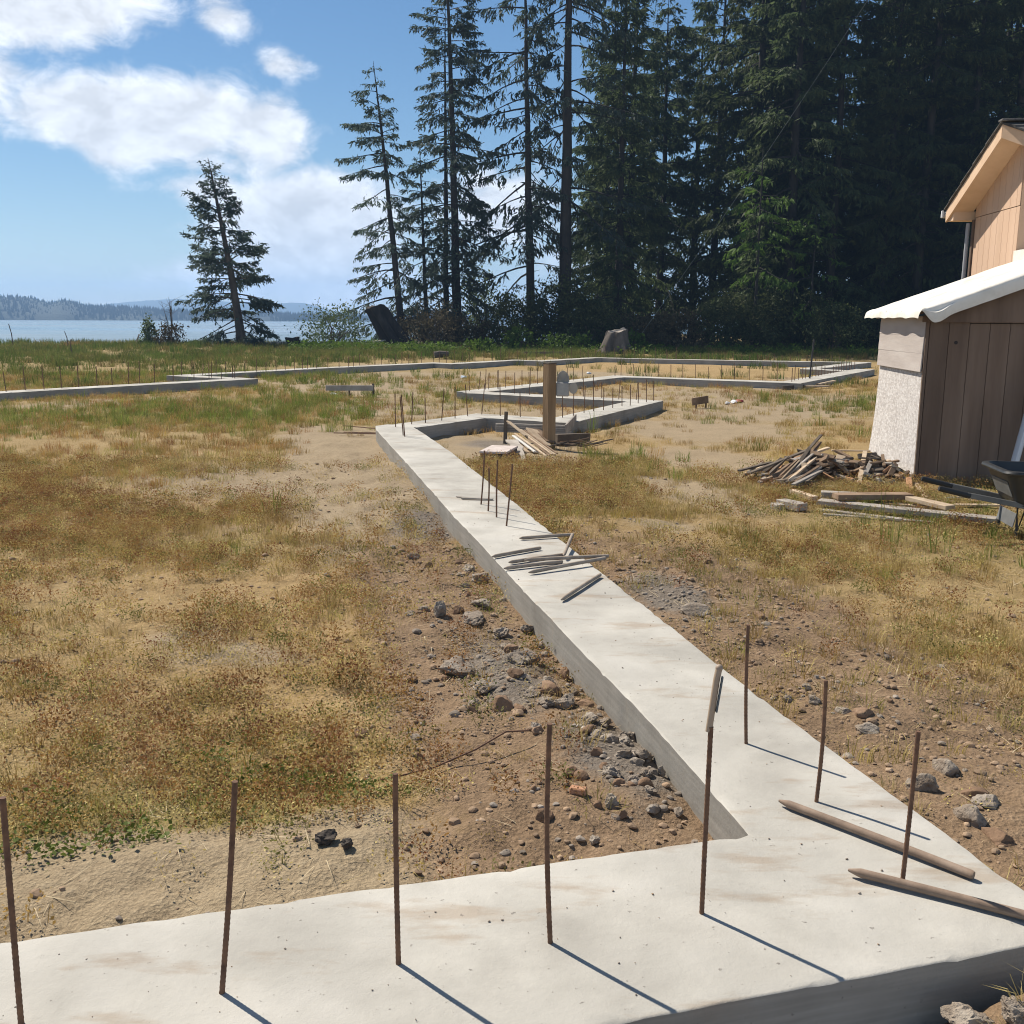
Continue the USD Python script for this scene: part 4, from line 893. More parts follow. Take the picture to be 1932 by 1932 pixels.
SCRAP = [
    (2.997, 9.67, 0.17, 4.322, 8.79, 0.17, 0.15, 0.045, 'grey', 'longest weathered grey plank lying across the front of the scrap heap'),
    (2.963, 9.449, 0.13, 3.559, 8.994, 0.13, 0.07, 0.02, 'grey', 'thin grey slat half sunk in grass before the longest plank'),
    (2.925, 9.275, 0.12, 3.807, 8.9, 0.12, 0.06, 0.02, 'grey', 'thinnest grey slat lowest in the grass before the heap'),
    (3.552, 9.711, 0.16, 4.152, 9.353, 0.16, 0.1, 0.03, 'pale', 'pale plank just behind the longest plank'),
    (3.859, 9.61, 0.22, 4.048, 9.12, 0.22, 0.12, 0.04, 'pale', 'short bleached plank with broken right end beside the shed corner'),
    (3.143, 9.637, 0.23, 3.892, 9.697, 0.23, 0.16, 0.05, 'brown', 'broad brown board lying level in front of the heap'),
    (3.126, 10.026, 0.18, 3.464, 9.933, 0.18, 0.1, 0.07, 'grey', 'short grey block at the left end of the brown board'),
    (2.629, 9.68, 0.16, 2.77, 9.422, 0.16, 0.13, 0.07, 'grey', 'stubby grey timber end left of the longest plank'),
    (2.549, 9.601, 0.14, 2.586, 9.484, 0.14, 0.1, 0.06, 'grey', 'small grey offcut at the far left of the planks'),
    (2.911, 10.315, 0.16, 3.028, 9.894, 0.16, 0.07, 0.05, 'pale', 'pale split log lying before the left part of the heap'),
    (3.38, 10.836, 0.13, 3.752, 10.793, 0.13, 0.05, 0.025, 'grey', 'grey batten laid level across the heap front'),
    (3.777, 11.5, 0.164, 3.91, 10.432, 0.13, 0.05, 0.035, 'orange', 'reddish brown stick slanting down over the heap front'),
    (4.15, 11.75, 0.395, 3.811, 10.916, 0.13, 0.05, 0.03, 'pale', 'pale upright lath standing in the middle of the heap'),
    (4.209, 11.8, 0.344, 3.872, 11.019, 0.13, 0.05, 0.03, 'brown', 'brown upright lath leaning beside the pale one'),
    (4.149, 11.6, 0.266, 4.121, 11.5, 0.132, 0.05, 0.03, 'brown', 'short thick upright stub right of the laths'),
    (4.428, 11.1, 0.184, 4.119, 10.242, 0.13, 0.06, 0.03, 'orange', 'orange brown stub standing at the shed corner'),
    (4.491, 11.05, 0.129, 4.219, 10.089, 0.13, 0.05, 0.03, 'pale', 'pale stick leaning on the shed corner'),
    (4.343, 10.448, 0.13, 4.247, 9.999, 0.13, 0.05, 0.02, 'brown', 'brown stick on the ground at the shed corner'),
    (4.334, 11.55, 0.218, 4.404, 11.15, 0.137, 0.045, 0.025, 'pale', 'pale slat on the right slope of the heap'),
    (4.357, 9.756, 0.13, 4.857, 9.757, 0.13, 0.07, 0.02, 'pale', 'pale flat board behind the wheelbarrow handles'),
    (4.448, 10.165, 0.13, 4.725, 10.218, 0.13, 0.03, 0.015, 'grey', 'narrow grey strip against the shed wall'),
    (4.273, 10.016, 0.12, 4.46, 10.065, 0.12, 0.2, 0.02, 'brown', 'rusty brown sheet lying before the shed wall'),
    (4.645, 10.071, 0.12, 4.748, 10.032, 0.12, 0.16, 0.02, 'brown', 'brown splintered sheet behind the wheelbarrow'),
    (3.528, 11.9, 0.405, 3.88, 12.6, 0.495, 0.04, 0.02, 'dark', 'dark lath sticking up highest from the left heap'),
    (3.61, 12.0, 0.359, 3.84, 12.5, 0.417, 0.05, 0.02, 'brown', 'brown lath rising beside the highest dark lath'),
    (2.666, 11.25, 0.204, 3.548, 11.95, 0.397, 0.05, 0.02, 'dark', 'long dark lath along the top of the left fan of strips'),
    (3.315, 11.7, 0.313, 3.858, 12.2, 0.384, 0.05, 0.025, 'pale', 'pale lath crossing the top of the left heap'),
    (3.221, 11.3, 0.272, 3.198, 11.1, 0.15, 0.07, 0.03, 'pale', 'wide pale upright piece in the left heap'),
    (3.32, 11.35, 0.313, 3.297, 11.15, 0.181, 0.06, 0.03, 'pale', 'second pale upright piece in the left heap'),
    (3.915, 12.1, 0.362, 4.056, 11.9, 0.29, 0.06, 0.03, 'brown', 'brown board tilted over the back of the heap'),
    (4.193, 11.65, 0.255, 4.502, 11.9, 0.275, 0.05, 0.025, 'pale', 'pale stick pointing right over the right heap'),
    (4.219, 11.6, 0.257, 4.531, 11.7, 0.303, 0.05, 0.025, 'brown', 'brown stick reaching the bottom of the flake board'),
    (4.12, 12.9, 0.264, 4.62, 12.9, 0.263, 0.04, 0.02, 'pale', 'pale slat lying in the grass behind the heap'),
]
M_rust = mat('rusty_steel', [(.075, .042, .028), (.135, .075, .046), (.20, .105, .058)], scale=30, rough=.85, bump=.4, bscale=150, bdist=.002, spec=.3)
M_wgrey = mat('grey_wood', [(.21, .18, .15), (.30, .265, .225), (.39, .35, .305)], scale=5, rough=.9, bump=.4, bscale=60, stretch=(1, 1, 1), rand=.18, bdist=.004, coord='obj')
M_wpale = mat('pale_wood', [(.31, .225, .145), (.42, .32, .22), (.52, .42, .30)], scale=6, rough=.85, bump=.3, bscale=60, rand=.15, bdist=.004, coord='obj')
M_wbrown = mat('brown_wood', [(.105, .068, .042), (.17, .112, .070), (.25, .175, .115)], scale=6, rough=.9, bump=.4, bscale=60, rand=.25, bdist=.004, coord='obj')
M_worange = mat('orange_wood', [(.25, .125, .060), (.34, .18, .09), (.42, .24, .13)], scale=6, rough=.85, bump=.3, bscale=60, rand=.15, bdist=.004, coord='obj')
M_wdark = mat('dark_wood', [(.06, .045, .034), (.10, .078, .058), (.15, .12, .09)], scale=6, rough=.9, bump=.4, bscale=60, rand=.2, bdist=.004, coord='obj')
WOOD = {'grey': M_wgrey, 'pale': M_wpale, 'brown': M_wbrown, 'orange': M_worange, 'dark': M_wdark}


# ------------------------------------------------------------------ reinforcing bars standing in the footings
def bar_mesh(x, y, dx, h, ribs, r=.0070, seed=0):
    rr = np.random.default_rng(seed)
    dy = rr.normal(0, .012) * h
    if ribs:
        n = int(h / .0045)
        t = np.linspace(-.02, 1, n)
        rad = r * (.95 + .10 * (np.arange(n) % 3 == 0))
        bow = np.sin(np.pi * np.clip(t, 0, 1)) * rr.normal(0, .003)
        P = np.stack([x + dx * t + bow, y + dy * t, TOP + h * t], 1)
        return tube(P, rad, 9)
    t = np.array([-.05, .5, 1])
    return tube(np.stack([x + dx * t, y + dy * t, TOP + h * t], 1), r, 6)


near_lab = ['rusty rebar at the left edge of the foreground footing, cut by the picture edge', 'rusty rebar second from left in the foreground footing', 'upright rusty rebar third from left in the foreground footing', 'tallest rusty rebar in the foreground, middle of the wide footing', 'rusty rebar with a pale pipe sleeve on its top at the footing junction', 'rusty rebar behind the sleeved one on the near long footing', 'rusty rebar behind the longer fallen stake on the long footing', 'rusty rebar standing between the two fallen stakes at lower right']
for k, ((x, y, dx, h), lab) in enumerate(zip(NEAR_BARS, near_lab)):
    if 'pipe sleeve' in lab:
        t = thing('rebar', lab, 'rebar', (0, 0, 0))
        obj('bar', bar_mesh(x, y, dx, h, True, seed=k), M_rust, t, smooth=40)
        sl = tube([(x - .0035, y, TOP + h - .015), (x + .012, y + .004, TOP + h + .13), (x + .017, y + .005, TOP + h + .158)], [.0092, .0092, .0092], 12)
        obj('pipe_sleeve', sl, flat('sleeve', (.34, .26, .185), .6), t, smooth=40, label='pale pipe sleeve')
        obj('tape', T(box((.005, .009, .10), bev=.002), (x + .0195, y - .004, TOP + h + .09), ry=.12), flat('dark_tape', (.10, .12, .13), .5), t)
        obj('sleeve_cap', T(trimesh.creation.icosphere(2, .0100), (x + .0175, y + .005, TOP + h + .160)), flat('sleeve_end', (.30, .23, .17), .6), t, smooth=True)
        continue
    obj('rebar', bar_mesh(x, y, dx, h, True, seed=k), M_rust, smooth=40, label=lab, cat='rebar')
mid_lab = ['leftmost rebar of the four on the middle of the long footing', 'shortest rebar of the four on the middle of the long footing', 'third rebar from left of the four on the long footing', 'rightmost rebar of the four on the middle of the long footing']
for k, ((x, y, dx, h), lab) in enumerate(zip(MID_BARS, mid_lab)):
    obj('rebar', bar_mesh(x, y, dx, h, True, seed=20 + k), M_rust, smooth=40, label=lab, cat='rebar')
for lst, lab, grp, rad in ((ZIG_BARS, 'thin rusty rebar standing in the zigzag footing around the timber post', 'rebars in the zigzag footing', .0085), (STRIP_BARS, 'thin rusty rebar in the level footing behind the sandy yard', 'rebars in the footing behind the sandy yard', .009),
                           (RIGHT_BARS, 'thin rusty rebar in the slanting footing at the right by the tall stake', 'rebars in the footing at the right', .010), (LEFT_BARS, 'thin rusty rebar in the footing at the left edge of the field', 'rebars in the left footing', .010), (FAR_BARS, 'thin rusty rebar in the farthest footing before the tall grass', 'rebars in the farthest footing', .011)):
    for k, (x, y, dx, h) in enumerate(lst):
        obj('rebar', bar_mesh(x, y, dx, h, False, rad, seed=k), M_rust, label=lab, cat='rebar', group=grp)

# steel form stakes lying on the concrete
M_stake = mat('stake_steel', [(.17, .132, .098), (.255, .205, .158), (.34, .285, .225)], scale=14, rough=.75, bump=.3, bscale=90, bdist=.003, spec=.4)
M_stake_r = mat('stake_rust', [(.15, .105, .075), (.22, .155, .11), (.29, .215, .16)], scale=14, rough=.8, bump=.3, bscale=90, bdist=.003, spec=.4)
stake_lab = ['form stake lying farthest of the group across the long footing', 'form stake overhanging the left edge, second of the group on the long footing', 'form stake lying left of the crossed pair on the long footing', 'short form stake pointing away, leaning over the others', 'longest form stake of the group overhanging the right edge', 'form stake whose end juts past the left edge of the long footing', 'form stake crossing under the longest one of the group', 'form stake lying alone at a slant, nearest of the group', 'long brown stake lying by the two rebars at lower right', 'long brown stake lying nearest the lower right corner']
for k, ((x0, y0, x1, y1), lab) in enumerate(zip(STAKES, stake_lab)):
    r = .0135 if k >= 8 else .0125
    z0 = TOP + r + .004 + (.016 if k == 4 else .0) + (.02 if k == 3 else 0)
    if k == 9:
        x1, y1 = x0 + (x1 - x0) * 1.25, y0 + (y1 - y0) * 1.25
    p, q_ = np.array([x0, y0, z0]), np.array([x1, y1, z0 + (.018 if k in (3, 6) else 0)])
    s = np.array([0, .004, .06, .2, .4, .6, .8, .99, 1.0])
    P = p + (q_ - p) * s[:, None]
    P[:, 2] += np.sin(s * 3) * .002
    obj('form_stake', tube(P, r * np.array([.25, .35, 1, 1, 1, 1, 1, 1, .85]), 10), M_stake_r if k >= 8 else M_stake, smooth=50, label=lab, cat='stake')
obj('wood_lath', beam((-.459, 8.95, TOP + .012), (-.17, 8.90, TOP + .012), .03, .014), M_wgrey, label='flat grey lath with a nail lying by the four rebars', cat='lath')
obj('wood_lath', beam((-.51, 9.05, TOP + .008), (-.40, 8.99, TOP + .008), .02, .008), M_wgrey, label='thin splinter of lath left of the four rebars', cat='lath')
obj('wire', tube([(-.545, 3.60, gz(-.545, 3.6) + .02), (-.42, 3.66, gz(-.42, 3.66) + .02), (-.30, 3.70, gz(-.3, 3.7) + .03), (-.14, 3.80, gz(-.14, 3.8) + .05), (-.02, 3.90, gz(-.02, 3.9) + .075), (.075, 3.95, gz(.07, 3.95) + .06)], .004, 6), M_rust, smooth=True, label='bent rusty wire lying on the sand behind the foreground footing', cat='wire')
for k, (p, q_, lab) in enumerate([((-2.80, 15.70), (-2.06, 15.33), 'rusty bar on the ground pointing at the footing bend, nearer one'), ((-2.84, 16.8), (-2.2, 16.1), 'rusty bar on the ground left of the bend, farther one'), ((-2.66, 15.80), (-2.05, 15.46), 'thin rusty bar lying close beside the nearer bar')]):
    obj('loose_bar', tube([(*p, .14), (*q_, .17)], .009, 6), M_rust, label=lab, cat='rebar')

DRYT = []
# ------------------------------------------------------------------ stones and broken concrete
M_lump = mat('broken_concrete', [(.15, .105, .070), (.25, .205, .160), (.36, .315, .26)], scale=14, rough=.95, bump=1.0, bscale=70, bdist=.012)
M_stone = mat('brown_stone', [(.12, .076, .046), (.19, .118, .072), (.27, .18, .115)], scale=9, rough=.95, bump=.8, bscale=45, bdist=.01)
big = {0: 'biggest grey concrete chunk lying on the brown soil left of the footing', 1: 'long grey concrete slab fragment beside the upright one', 2: 'knobbly grey concrete lump nearest the middle of the footing side', 3: 'grey concrete lump above the round brown stone', 4: 'round brown stone before the grey lumps', 6: 'upright grey slab fragment left of the long fragment'}
xr = np.random.default_rng(66)
EXTRA = []
for k in range(26):
    yy = 2.95 + 4.9 * xr.uniform() ** 1.3; off = .04 + abs(xr.normal(0, .26)); w = xr.uniform(.03, .085) * (1 if off < .4 else .7)
    EXTRA.append((.745 - .2315 * (yy - 2.95) - off * .97, yy - off * .23 + .02, w, w * .7, 'g' if xr.uniform() < .62 else 'b'))
ROCKS = [(x, y, w * 1.18, h * 1.1, c) for x, y, w, h, c in ROCKS] + [e for e in EXTRA if e[1] > 2.86]
for k, (x, y, w, h, c) in enumerate(ROCKS):
    m = rock((w, w * .8, max(h * 1.05, w * .5)), 700 + k, 3 if k < 60 else 2, .95 if c == 'g' else .4, .30 if c == 'g' else .05)
    m = T(m, (x, y, gz(x, y) + h * (.14 if k < 60 else .08)), rz=k * 1.3)
    obj('concrete_chunk' if c == 'g' else 'stone', m, M_lump if c == 'g' else M_stone, smooth=32, label=big.get(k, 'grey lump of broken concrete in the rubble along the footing side' if c == 'g' else 'brown stone in the rubble along the footing side'), cat='rubble' if c == 'g' else 'stone', group=None if k in big else ('broken concrete left of the long footing' if c == 'g' else 'brown stones left of the long footing'))
for k, (x, y, w, h, c) in enumerate(ROCKSR):
    m = rock((w, w * .8, max(h * 1.1, w * .45)), 800 + k, 3, .5, .16 if c == 'g' else .05)
    m = T(m, (x, y, gz(x, y) + h * .08), rz=k * 1.7)
    obj('concrete_chunk' if c == 'g' else 'stone', m, M_lump if c == 'g' else M_stone, smooth=32, label='grey lump of broken concrete in the soil right of the long footing' if c == 'g' else 'brown clod in the soil right of the long footing', cat='rubble' if c == 'g' else 'stone', group='broken concrete right of the long footing' if c == 'g' else 'brown clods right of the long footing')
for k, (x, y, w, lab, c) in enumerate([(1.135, 2.215, .13, 'knobbly pale concrete lump in front of the shaded footing face, bottom right', 'g'), (1.24, 2.19, .09, 'smaller concrete lump below the knobbly one at bottom right', 'g'), (1.08, 2.14, .07, 'small lump left of the knobbly one at bottom right', 'g'), (-.60, 3.04, .075, 'dark clod lying alone on the sand behind the second rebar', 'd'), (-.53, 3.0, .05, 'smaller dark clod beside the lone dark clod', 'd')]):
    m = T(rock((w, w * .8, w * .75), 900 + k, 3, .9, .3), (x, y, gz(x, y) + w * .25), rz=k)
    obj('concrete_chunk' if c == 'g' else 'dark_clod', m, M_lump if c == 'g' else M_stump, smooth=32, label=lab, cat='rubble')
for k, (x, y, h) in enumerate([(1.30, 2.20, .10), (1.38, 2.22, .09), (1.22, 2.12, .09), (1.34, 2.14, .10)]):
    DRYT.append((x, y, h))
bk = T(box((.062, .032, .026), bev=.004), (.249, 3.424, gz(.249, 3.424) + .012), rz=-.3)
obj('brick_piece', bk, mat('brick_clay', [(.30, .15, .08), (.38, .20, .115), (.44, .25, .15)], scale=20, rough=.9, bump=.4, bscale=80, bdist=.004), label='small orange brick piece on the soil before the footing junction', cat='brick')

# ------------------------------------------------------------------ timber post with boxes, planks and scrap around it
M_post = mat('post_timber', [(.15, .095, .050), (.235, .155, .085), (.31, .215, .125)], scale=7, rough=.85, bump=.5, bscale=40, stretch=(1, 1, .12), coord='obj')
px_, py_ = .518, 14.24
t = thing('timber_post', 'tall square brown timber post with a grey box on its right side', 'post', (px_, py_, .05), math.radians(35))
pm = box((.137, .137, 1.245), (0, 0, .6225), bev=.006)
obj('post', pm, M_post, t)
obj('post_cap', T(box((.141, .141, .012), bev=.003), (0, 0, 1.2515)), M_wdark, t)
cs, sn_ = math.cos(-math.radians(35)), math.sin(-math.radians(35))


def loc2(dx, dy, z):
    return (cs * dx - sn_ * dy, sn_ * dx + cs * dy, z)


M_boxg = mat('meter_grey', [(.26, .25, .235), (.32, .31, .29), (.38, .365, .34)], scale=8, rough=.6)
M_boxp = flat('meter_pale', (.35, .315, .265), .6)
obj('meter_box', T(box((.185, .11, .20), bev=.015), loc2(.185, .02, .89), rz=-math.radians(35)), M_boxg, t)
arc = Polygon([(-.09, 0), (.09, 0)] + [(.09 * math.cos(a), .03 + .125 * math.sin(a)) for a in np.linspace(0, math.pi, 15)])
am = trimesh.creation.extrude_polygon(arc, .02); am = T(am, (0, 0, 0), rx=math.pi / 2)
obj('arched_plate', T(am, loc2(.19, .06, .99), rz=-math.radians(35)), M_boxp, t)
for a, b in (((-.075, .99), (-.03, 1.10)), ((-.03, 1.10), (.01, 1.0)), ((.01, 1.0), (.05, 1.10)), ((.05, 1.10), (.085, .99))):
    obj('strap', beam(loc2(.19 + a[0], .03, a[1]), loc2(.19 + b[0], .03, b[1]), .008, .01, bev=0), M_boxg, t)
disc = trimesh.creation.cylinder(.062, .025, sections=24); disc.vertices[:, 1] *= 1.25; disc = T(disc, (0, 0, 0), rx=math.pi / 2)
obj('round_flap', T(disc, loc2(.335, .0, .905), rz=-math.radians(35)), M_boxp, t, smooth=40)
obj('box_bracket', T(box((.06, .05, .05), bev=.004), loc2(.10, .02, .87), rz=-math.radians(35)), M_wdark, t)

b = thing('batter_board', 'grey ribbed board nailed to a short stake behind the scrap wood', 'board', (0, 0, 0))
for k in range(4):
    obj('board', beam((-.25, 15.0, .262 + k * .034), (.79, 15.04, .232 + k * .034), .045, .031), M_wgrey, b)
obj('stake', beam((-.113, 14.93, .04), (-.095, 14.93, .56), .055, .05), M_wdark, b)
obj('wood_board', beam((.80, 15.12, .275), (1.02, 16.25, .33), .03, .15), M_wgrey, label='grey board slanting away right of the post to the footing', cat='board')
obj('old_timber', beam((.63, 14.72, .17), (1.13, 14.95, .17), .14, .15, warp=.02), M_wdark, smooth=False, label='short dark old timber lying behind the foot of the post', cat='timber')
for k in range(16):
    r = np.random.default_rng(500 + k)
    c0 = np.array([r.uniform(.62, 1.28), r.uniform(13.9, 14.6), r.uniform(.13, .19)]); a = r.uniform(-.5, .7); l = r.uniform(.12, .38)
    obj('stick', beam(c0 - [l / 2 * math.cos(a), l / 2 * math.sin(a), 0], c0 + [l / 2 * math.cos(a), l / 2 * math.sin(a), r.uniform(-.02, .07)], r.uniform(.012, .025), r.uniform(.01, .02)), M_wdark if k % 3 else M_wbrown, label='dark stick in the low pile of debris right of the post', cat='stick', group='debris sticks right of the post')
b = thing('wooden_crate', 'low upturned crate with a pale square lid left of the scrap boards', 'crate', (-.175, 13.03, .0), math.radians(-13))
obj('lid', T(box((.36, .66, .028), bev=.004), (0, 0, .235), ry=0), mat('crate_lid', [(.38, .32, .28), (.47, .40, .36), (.54, .47, .43)], scale=8, rough=.9), b)
for sx in (-1, 1):
    obj('side', T(box((.02, .60, .115), bev=.003), (sx * .165, 0, .163)), M_wdark, b)
for sy in (-1, 1):
    obj('end_panel', T(box((.306, .02, .115), bev=.003), (0, sy * .295, .163)), M_wdark, b)
for k, (p, q_, lab) in enumerate([((-.36, 12.75, .10), (-.30, 12.80, .215), 'pale orange slat leaning out under the crate, left one'), ((-.27, 12.58, .10), (-.31, 12.74, .215), 'pale orange slat under the crate, middle one'), ((-.18, 12.50, .10), (-.22, 12.62, .2), 'pale slat under the front corner of the crate')]):
    obj('slat', beam(p, q_, .035, .012, roll=.3), M_worange if k < 2 else M_wpale, label=lab, cat='slat')
obj('lath', beam((-.06, 14.45, .46), (.20, 14.0, .30), .075, .02, roll=.3), M_wpale, label='bright new lath with pointed end rising over the scrap boards', cat='lath')
laths = [((.05, 14.4, .37), (.53, 13.3, .14), .03, 'pale'), ((.12, 14.3, .36), (.57, 13.25, .14), .03, 'pale'), ((.10, 14.35, .33), (.50, 13.2, .13), .035, 'brown'), ((.03, 14.25, .31), (.45, 13.2, .13), .03, 'pale'), ((.17, 14.3, .35), (.60, 13.3, .15), .025, 'brown')]
for k, (p, q_, w, c) in enumerate(laths):
    obj('lath', beam(p, q_, w, .018, roll=.2 * (k % 3)), WOOD[c], label='long narrow lath in the bundle sloping down beside the post', cat='lath', group='bundle of laths beside the post')
obj('scrap_board', beam((.27, 14.42, .35), (.475, 13.98, .17), .19, .03, roll=.25), M_wpale, label='wide pale board leaning against the foot of the post', cat='board')
obj('scrap_board', beam((.33, 14.52, .34), (.55, 14.14, .20), .17, .025, roll=.2), M_wbrown, label='brown board behind the wide pale one at the post', cat='board')
obj('scrap_board', beam((.03, 14.2, .28), (.33, 13.5, .14), .09, .02, roll=.2), flat('white_paint', (.62, .60, .56), .6), label='white painted board among the scrap left of the laths', cat='board')
obj('scrap_board', beam((.06, 14.0, .22), (.20, 13.6, .12), .10, .025, roll=.25), M_wpale, label='short pale board left of the white painted one', cat='board')
jag = Polygon([(0, -.08), (.16, -.085), (.34, -.075), (.50, -.09), (.62, -.05), (.86, -.035), (1.15, .0), (1.34, .03), (1.1, .045), (.95, .03), (.80, .07), (.62, .05), (.45, .085), (.30, .06), (.12, .085), (0, .08)])
jm = trimesh.creation.extrude_polygon(jag, .018)
p, q_ = np.array([-.02, 14.0, .235]), np.array([.19, 12.75, .12])
d_, s_, u_ = frame(q_ - p); Mx = np.eye(4); Mx[:3, 0], Mx[:3, 1], Mx[:3, 2], Mx[:3, 3] = d_, s_, u_, p
jm.apply_transform(Mx)
obj('split_board', jm, M_wgrey, label='jagged grey split board pointing to the grass beside the crate', cat='board')
obj('scrap_board', beam((.0, 13.2, .13), (.19, 13.1, .13), .10, .02), M_wpale, label='short pale offcut lying under the jagged board', cat='board')

# small boards on stakes, formwork, litter
b = thing('batter_board', 'long grey board on two stakes in the grass left of the bend', 'board', (0, 0, 0))
obj('board', beam((-4.33, 23.38, .32), (-3.24, 23.46, .32), .035, .125), M_wgrey, b)
obj('stake', beam((-3.80, 23.47, .0), (-3.80, 23.47, .30), .04, .035), M_wdark, b); obj('stake', beam((-3.25, 23.52, .0), (-3.25, 23.52, .42), .05, .04), M_wdark, b)
b = thing('batter_board', 'small brown board on two short legs on the sand', 'board', (0, 0, 0))
obj('board', beam((3.70, 20.8, .255), (4.06, 20.95, .30), .03, .15), M_wbrown, b)
obj('leg', beam((3.80, 20.87, .0), (3.80, 20.87, .22), .035, .03), M_wbrown, b); obj('leg', beam((4.02, 20.96, .0), (4.02, 20.96, .25), .035, .03), M_wbrown, b)
for k, (p, q_, w, h, lab) in enumerate([((7.08, 26.55, .15), (7.75, 26.9, .17), .04, .16, 'brown formwork board standing at the left before the right footing'), ((7.75, 26.85, .20), (8.55, 27.35, .19), .12, .04, 'pale formwork plank lying before the right footing'), ((7.3, 27.1, .22), (8.5, 28.2, .2), .1, .04, 'pale plank lying behind the first formwork plank'), ((8.45, 27.9, .2), (9.2, 28.9, .24), .08, .04, 'pale plank end slanting away by the tall stake'), ((.55, 49.6, .3), (2.4, 50.4, .3), .1, .12, 'dark timber lying beyond the farthest footing, before the weeds')]):
    obj('form_board', beam(p, q_, w, h), M_wpale if 'pale' in lab else M_wdark, label=lab, cat='board')
obj('tall_stake', tube([(8.46, 28.9, .0), (8.50, 28.92, .75), (8.54, 28.94, 1.40)], .026, 8), flat('stake_dark', (.035, .032, .03), .6), label='tall dark metal stake standing at the corner of the right footing', cat='stake')
M_white = flat('white_plastic', (.72, .73, .74), .5)
M_red = flat('faded_red', (.30, .05, .04), .5)
for k, (x, y, w, mt, lab) in enumerate([(-1.523, 31.6, .22, flat('pale_blue', (.50, .62, .74), .5), 'pale blue plastic bag on the sand behind the footing'), (2.608, 34.77, .22, M_white, 'white plastic litter on the far dry grass'), (1.378, 17.5, .12, M_white, 'small white scrap on the sand by the zigzag corner'), (-4.198, 23.7, .2, M_white, 'white scrap in the grass below the long batter board'), (4.66, 21.9, .17, M_white, 'crumpled white litter by the small brown board'), (4.85, 22.1, .20, M_white, 'white tube of litter beside the red scrap'), (5.04, 22.4, .19, M_red, 'faded red scrap beside the white litter')]):
    m = T(rock((w, w * .7, w * .45), 950 + k, 2, 1.2), (x, y, gz(x, y) + w * .16), rz=k)
    obj('litter', m, mt, smooth=40, label=lab, cat='litter')
# guy wire at the edge of the wood
p, q_ = np.array([6.6, 57.6, gz(6.6, 57.6)]), np.array([18.95, 58.6, 18.8])
s = np.linspace(0, 1.25, 20)[:, None]
P = p + (q_ - p) * s; P[:, 2] -= (np.sin(np.clip(s[:, 0], 0, 1) * np.pi) * .25)
g = thing('guy_wire', 'thin pale wire slanting up from the pale stump across the dark wood', 'wire', (0, 0, 0))
obj('cable', tube(P, .008, 5), flat('wire_grey', (.22, .24, .22), .5), g)
obj('insulator', T(trimesh.creation.capsule(.12, .05, count=[8, 8]), p + (q_ - p) * .205 + [0, 0, -.2]), M_white, g, smooth=True)

# ------------------------------------------------------------------ scrap wood heap beside the shed
for x0, y0, z0, x1, y1, z1, w, th, key, lab in SCRAP:
    obj('scrap_board', beam((x0, y0, z0), (x1, y1, z1), w, th, bev=.003, warp=.006, seed=x0), WOOD[key], label=lab, cat='board')
sr = np.random.default_rng(42)


def heap_z(x, y):
    return .10 + .30 * np.exp(-((x - 3.52) / .42) ** 2 - ((y - 11.75) / .6) ** 2) + .24 * np.exp(-((x - 4.2) / .3) ** 2 - ((y - 11.6) / .55) ** 2)


for k in range(62):
    u, v = sr.uniform(), sr.uniform()
    p = np.array([2.68 + .42 * u + sr.normal(0, .05), 11.45 - .75 * u + sr.normal(0, .08), .12 + .09 * v])
    L = sr.uniform(.5, 1.05)
    a = math.radians(sr.normal(44, 9))
    q_ = p + np.array([math.cos(a) * L * .62, math.sin(a) * L * .95, 0]); q_[2] = max(heap_z(q_[0], q_[1]) + sr.uniform(-.10, .06), .13)
    key = sr.choice(['grey', 'brown', 'pale', 'dark'], p=[.24, .40, .10, .26])
    obj('scrap_strip', beam(p, q_, sr.uniform(.025, .05), sr.uniform(.012, .022), roll=sr.normal(0, .5), bev=.002), WOOD[key], label='narrow wood strip in the fan at the left of the scrap heap', cat='strip', group='strips fanned out at the left of the heap')
for n_, cx, cy, rx, ry, lab, grp in ((105, 3.55, 11.55, .36, .45, 'short wood offcut in the middle of the scrap heap', 'offcuts in the middle of the heap'), (80, 4.2, 11.3, .28, .42, 'short wood offcut in the right part of the heap by the flake board', 'offcuts at the right of the heap')):
    for k in range(n_):
        x, y = cx + sr.normal(0, .5) * rx * 1.25, cy + sr.normal(0, .5) * ry * 1.3
        top = heap_z(x, y); z = sr.uniform(max(.11, top - .16), top + .02)
        L = sr.uniform(.09, .36); a = sr.uniform(-1.2, 1.2) if sr.uniform() < .7 else sr.uniform(0, 6.28); pt = sr.normal(0, .28)
        d = np.array([math.cos(a) * math.cos(pt), math.sin(a) * math.cos(pt), math.sin(pt)]) * L / 2
        c0 = np.array([x, y, max(z, .11 + abs(d[2]))])
        key = sr.choice(['grey', 'brown', 'pale', 'orange', 'dark'], p=[.13, .42, .10, .10, .25])
        obj('scrap_offcut', beam(c0 - d, c0 + d, sr.uniform(.03, .075), sr.uniform(.014, .035), roll=sr.normal(0, .6), bev=.003), WOOD[key], label=lab, cat='offcut', group=grp)
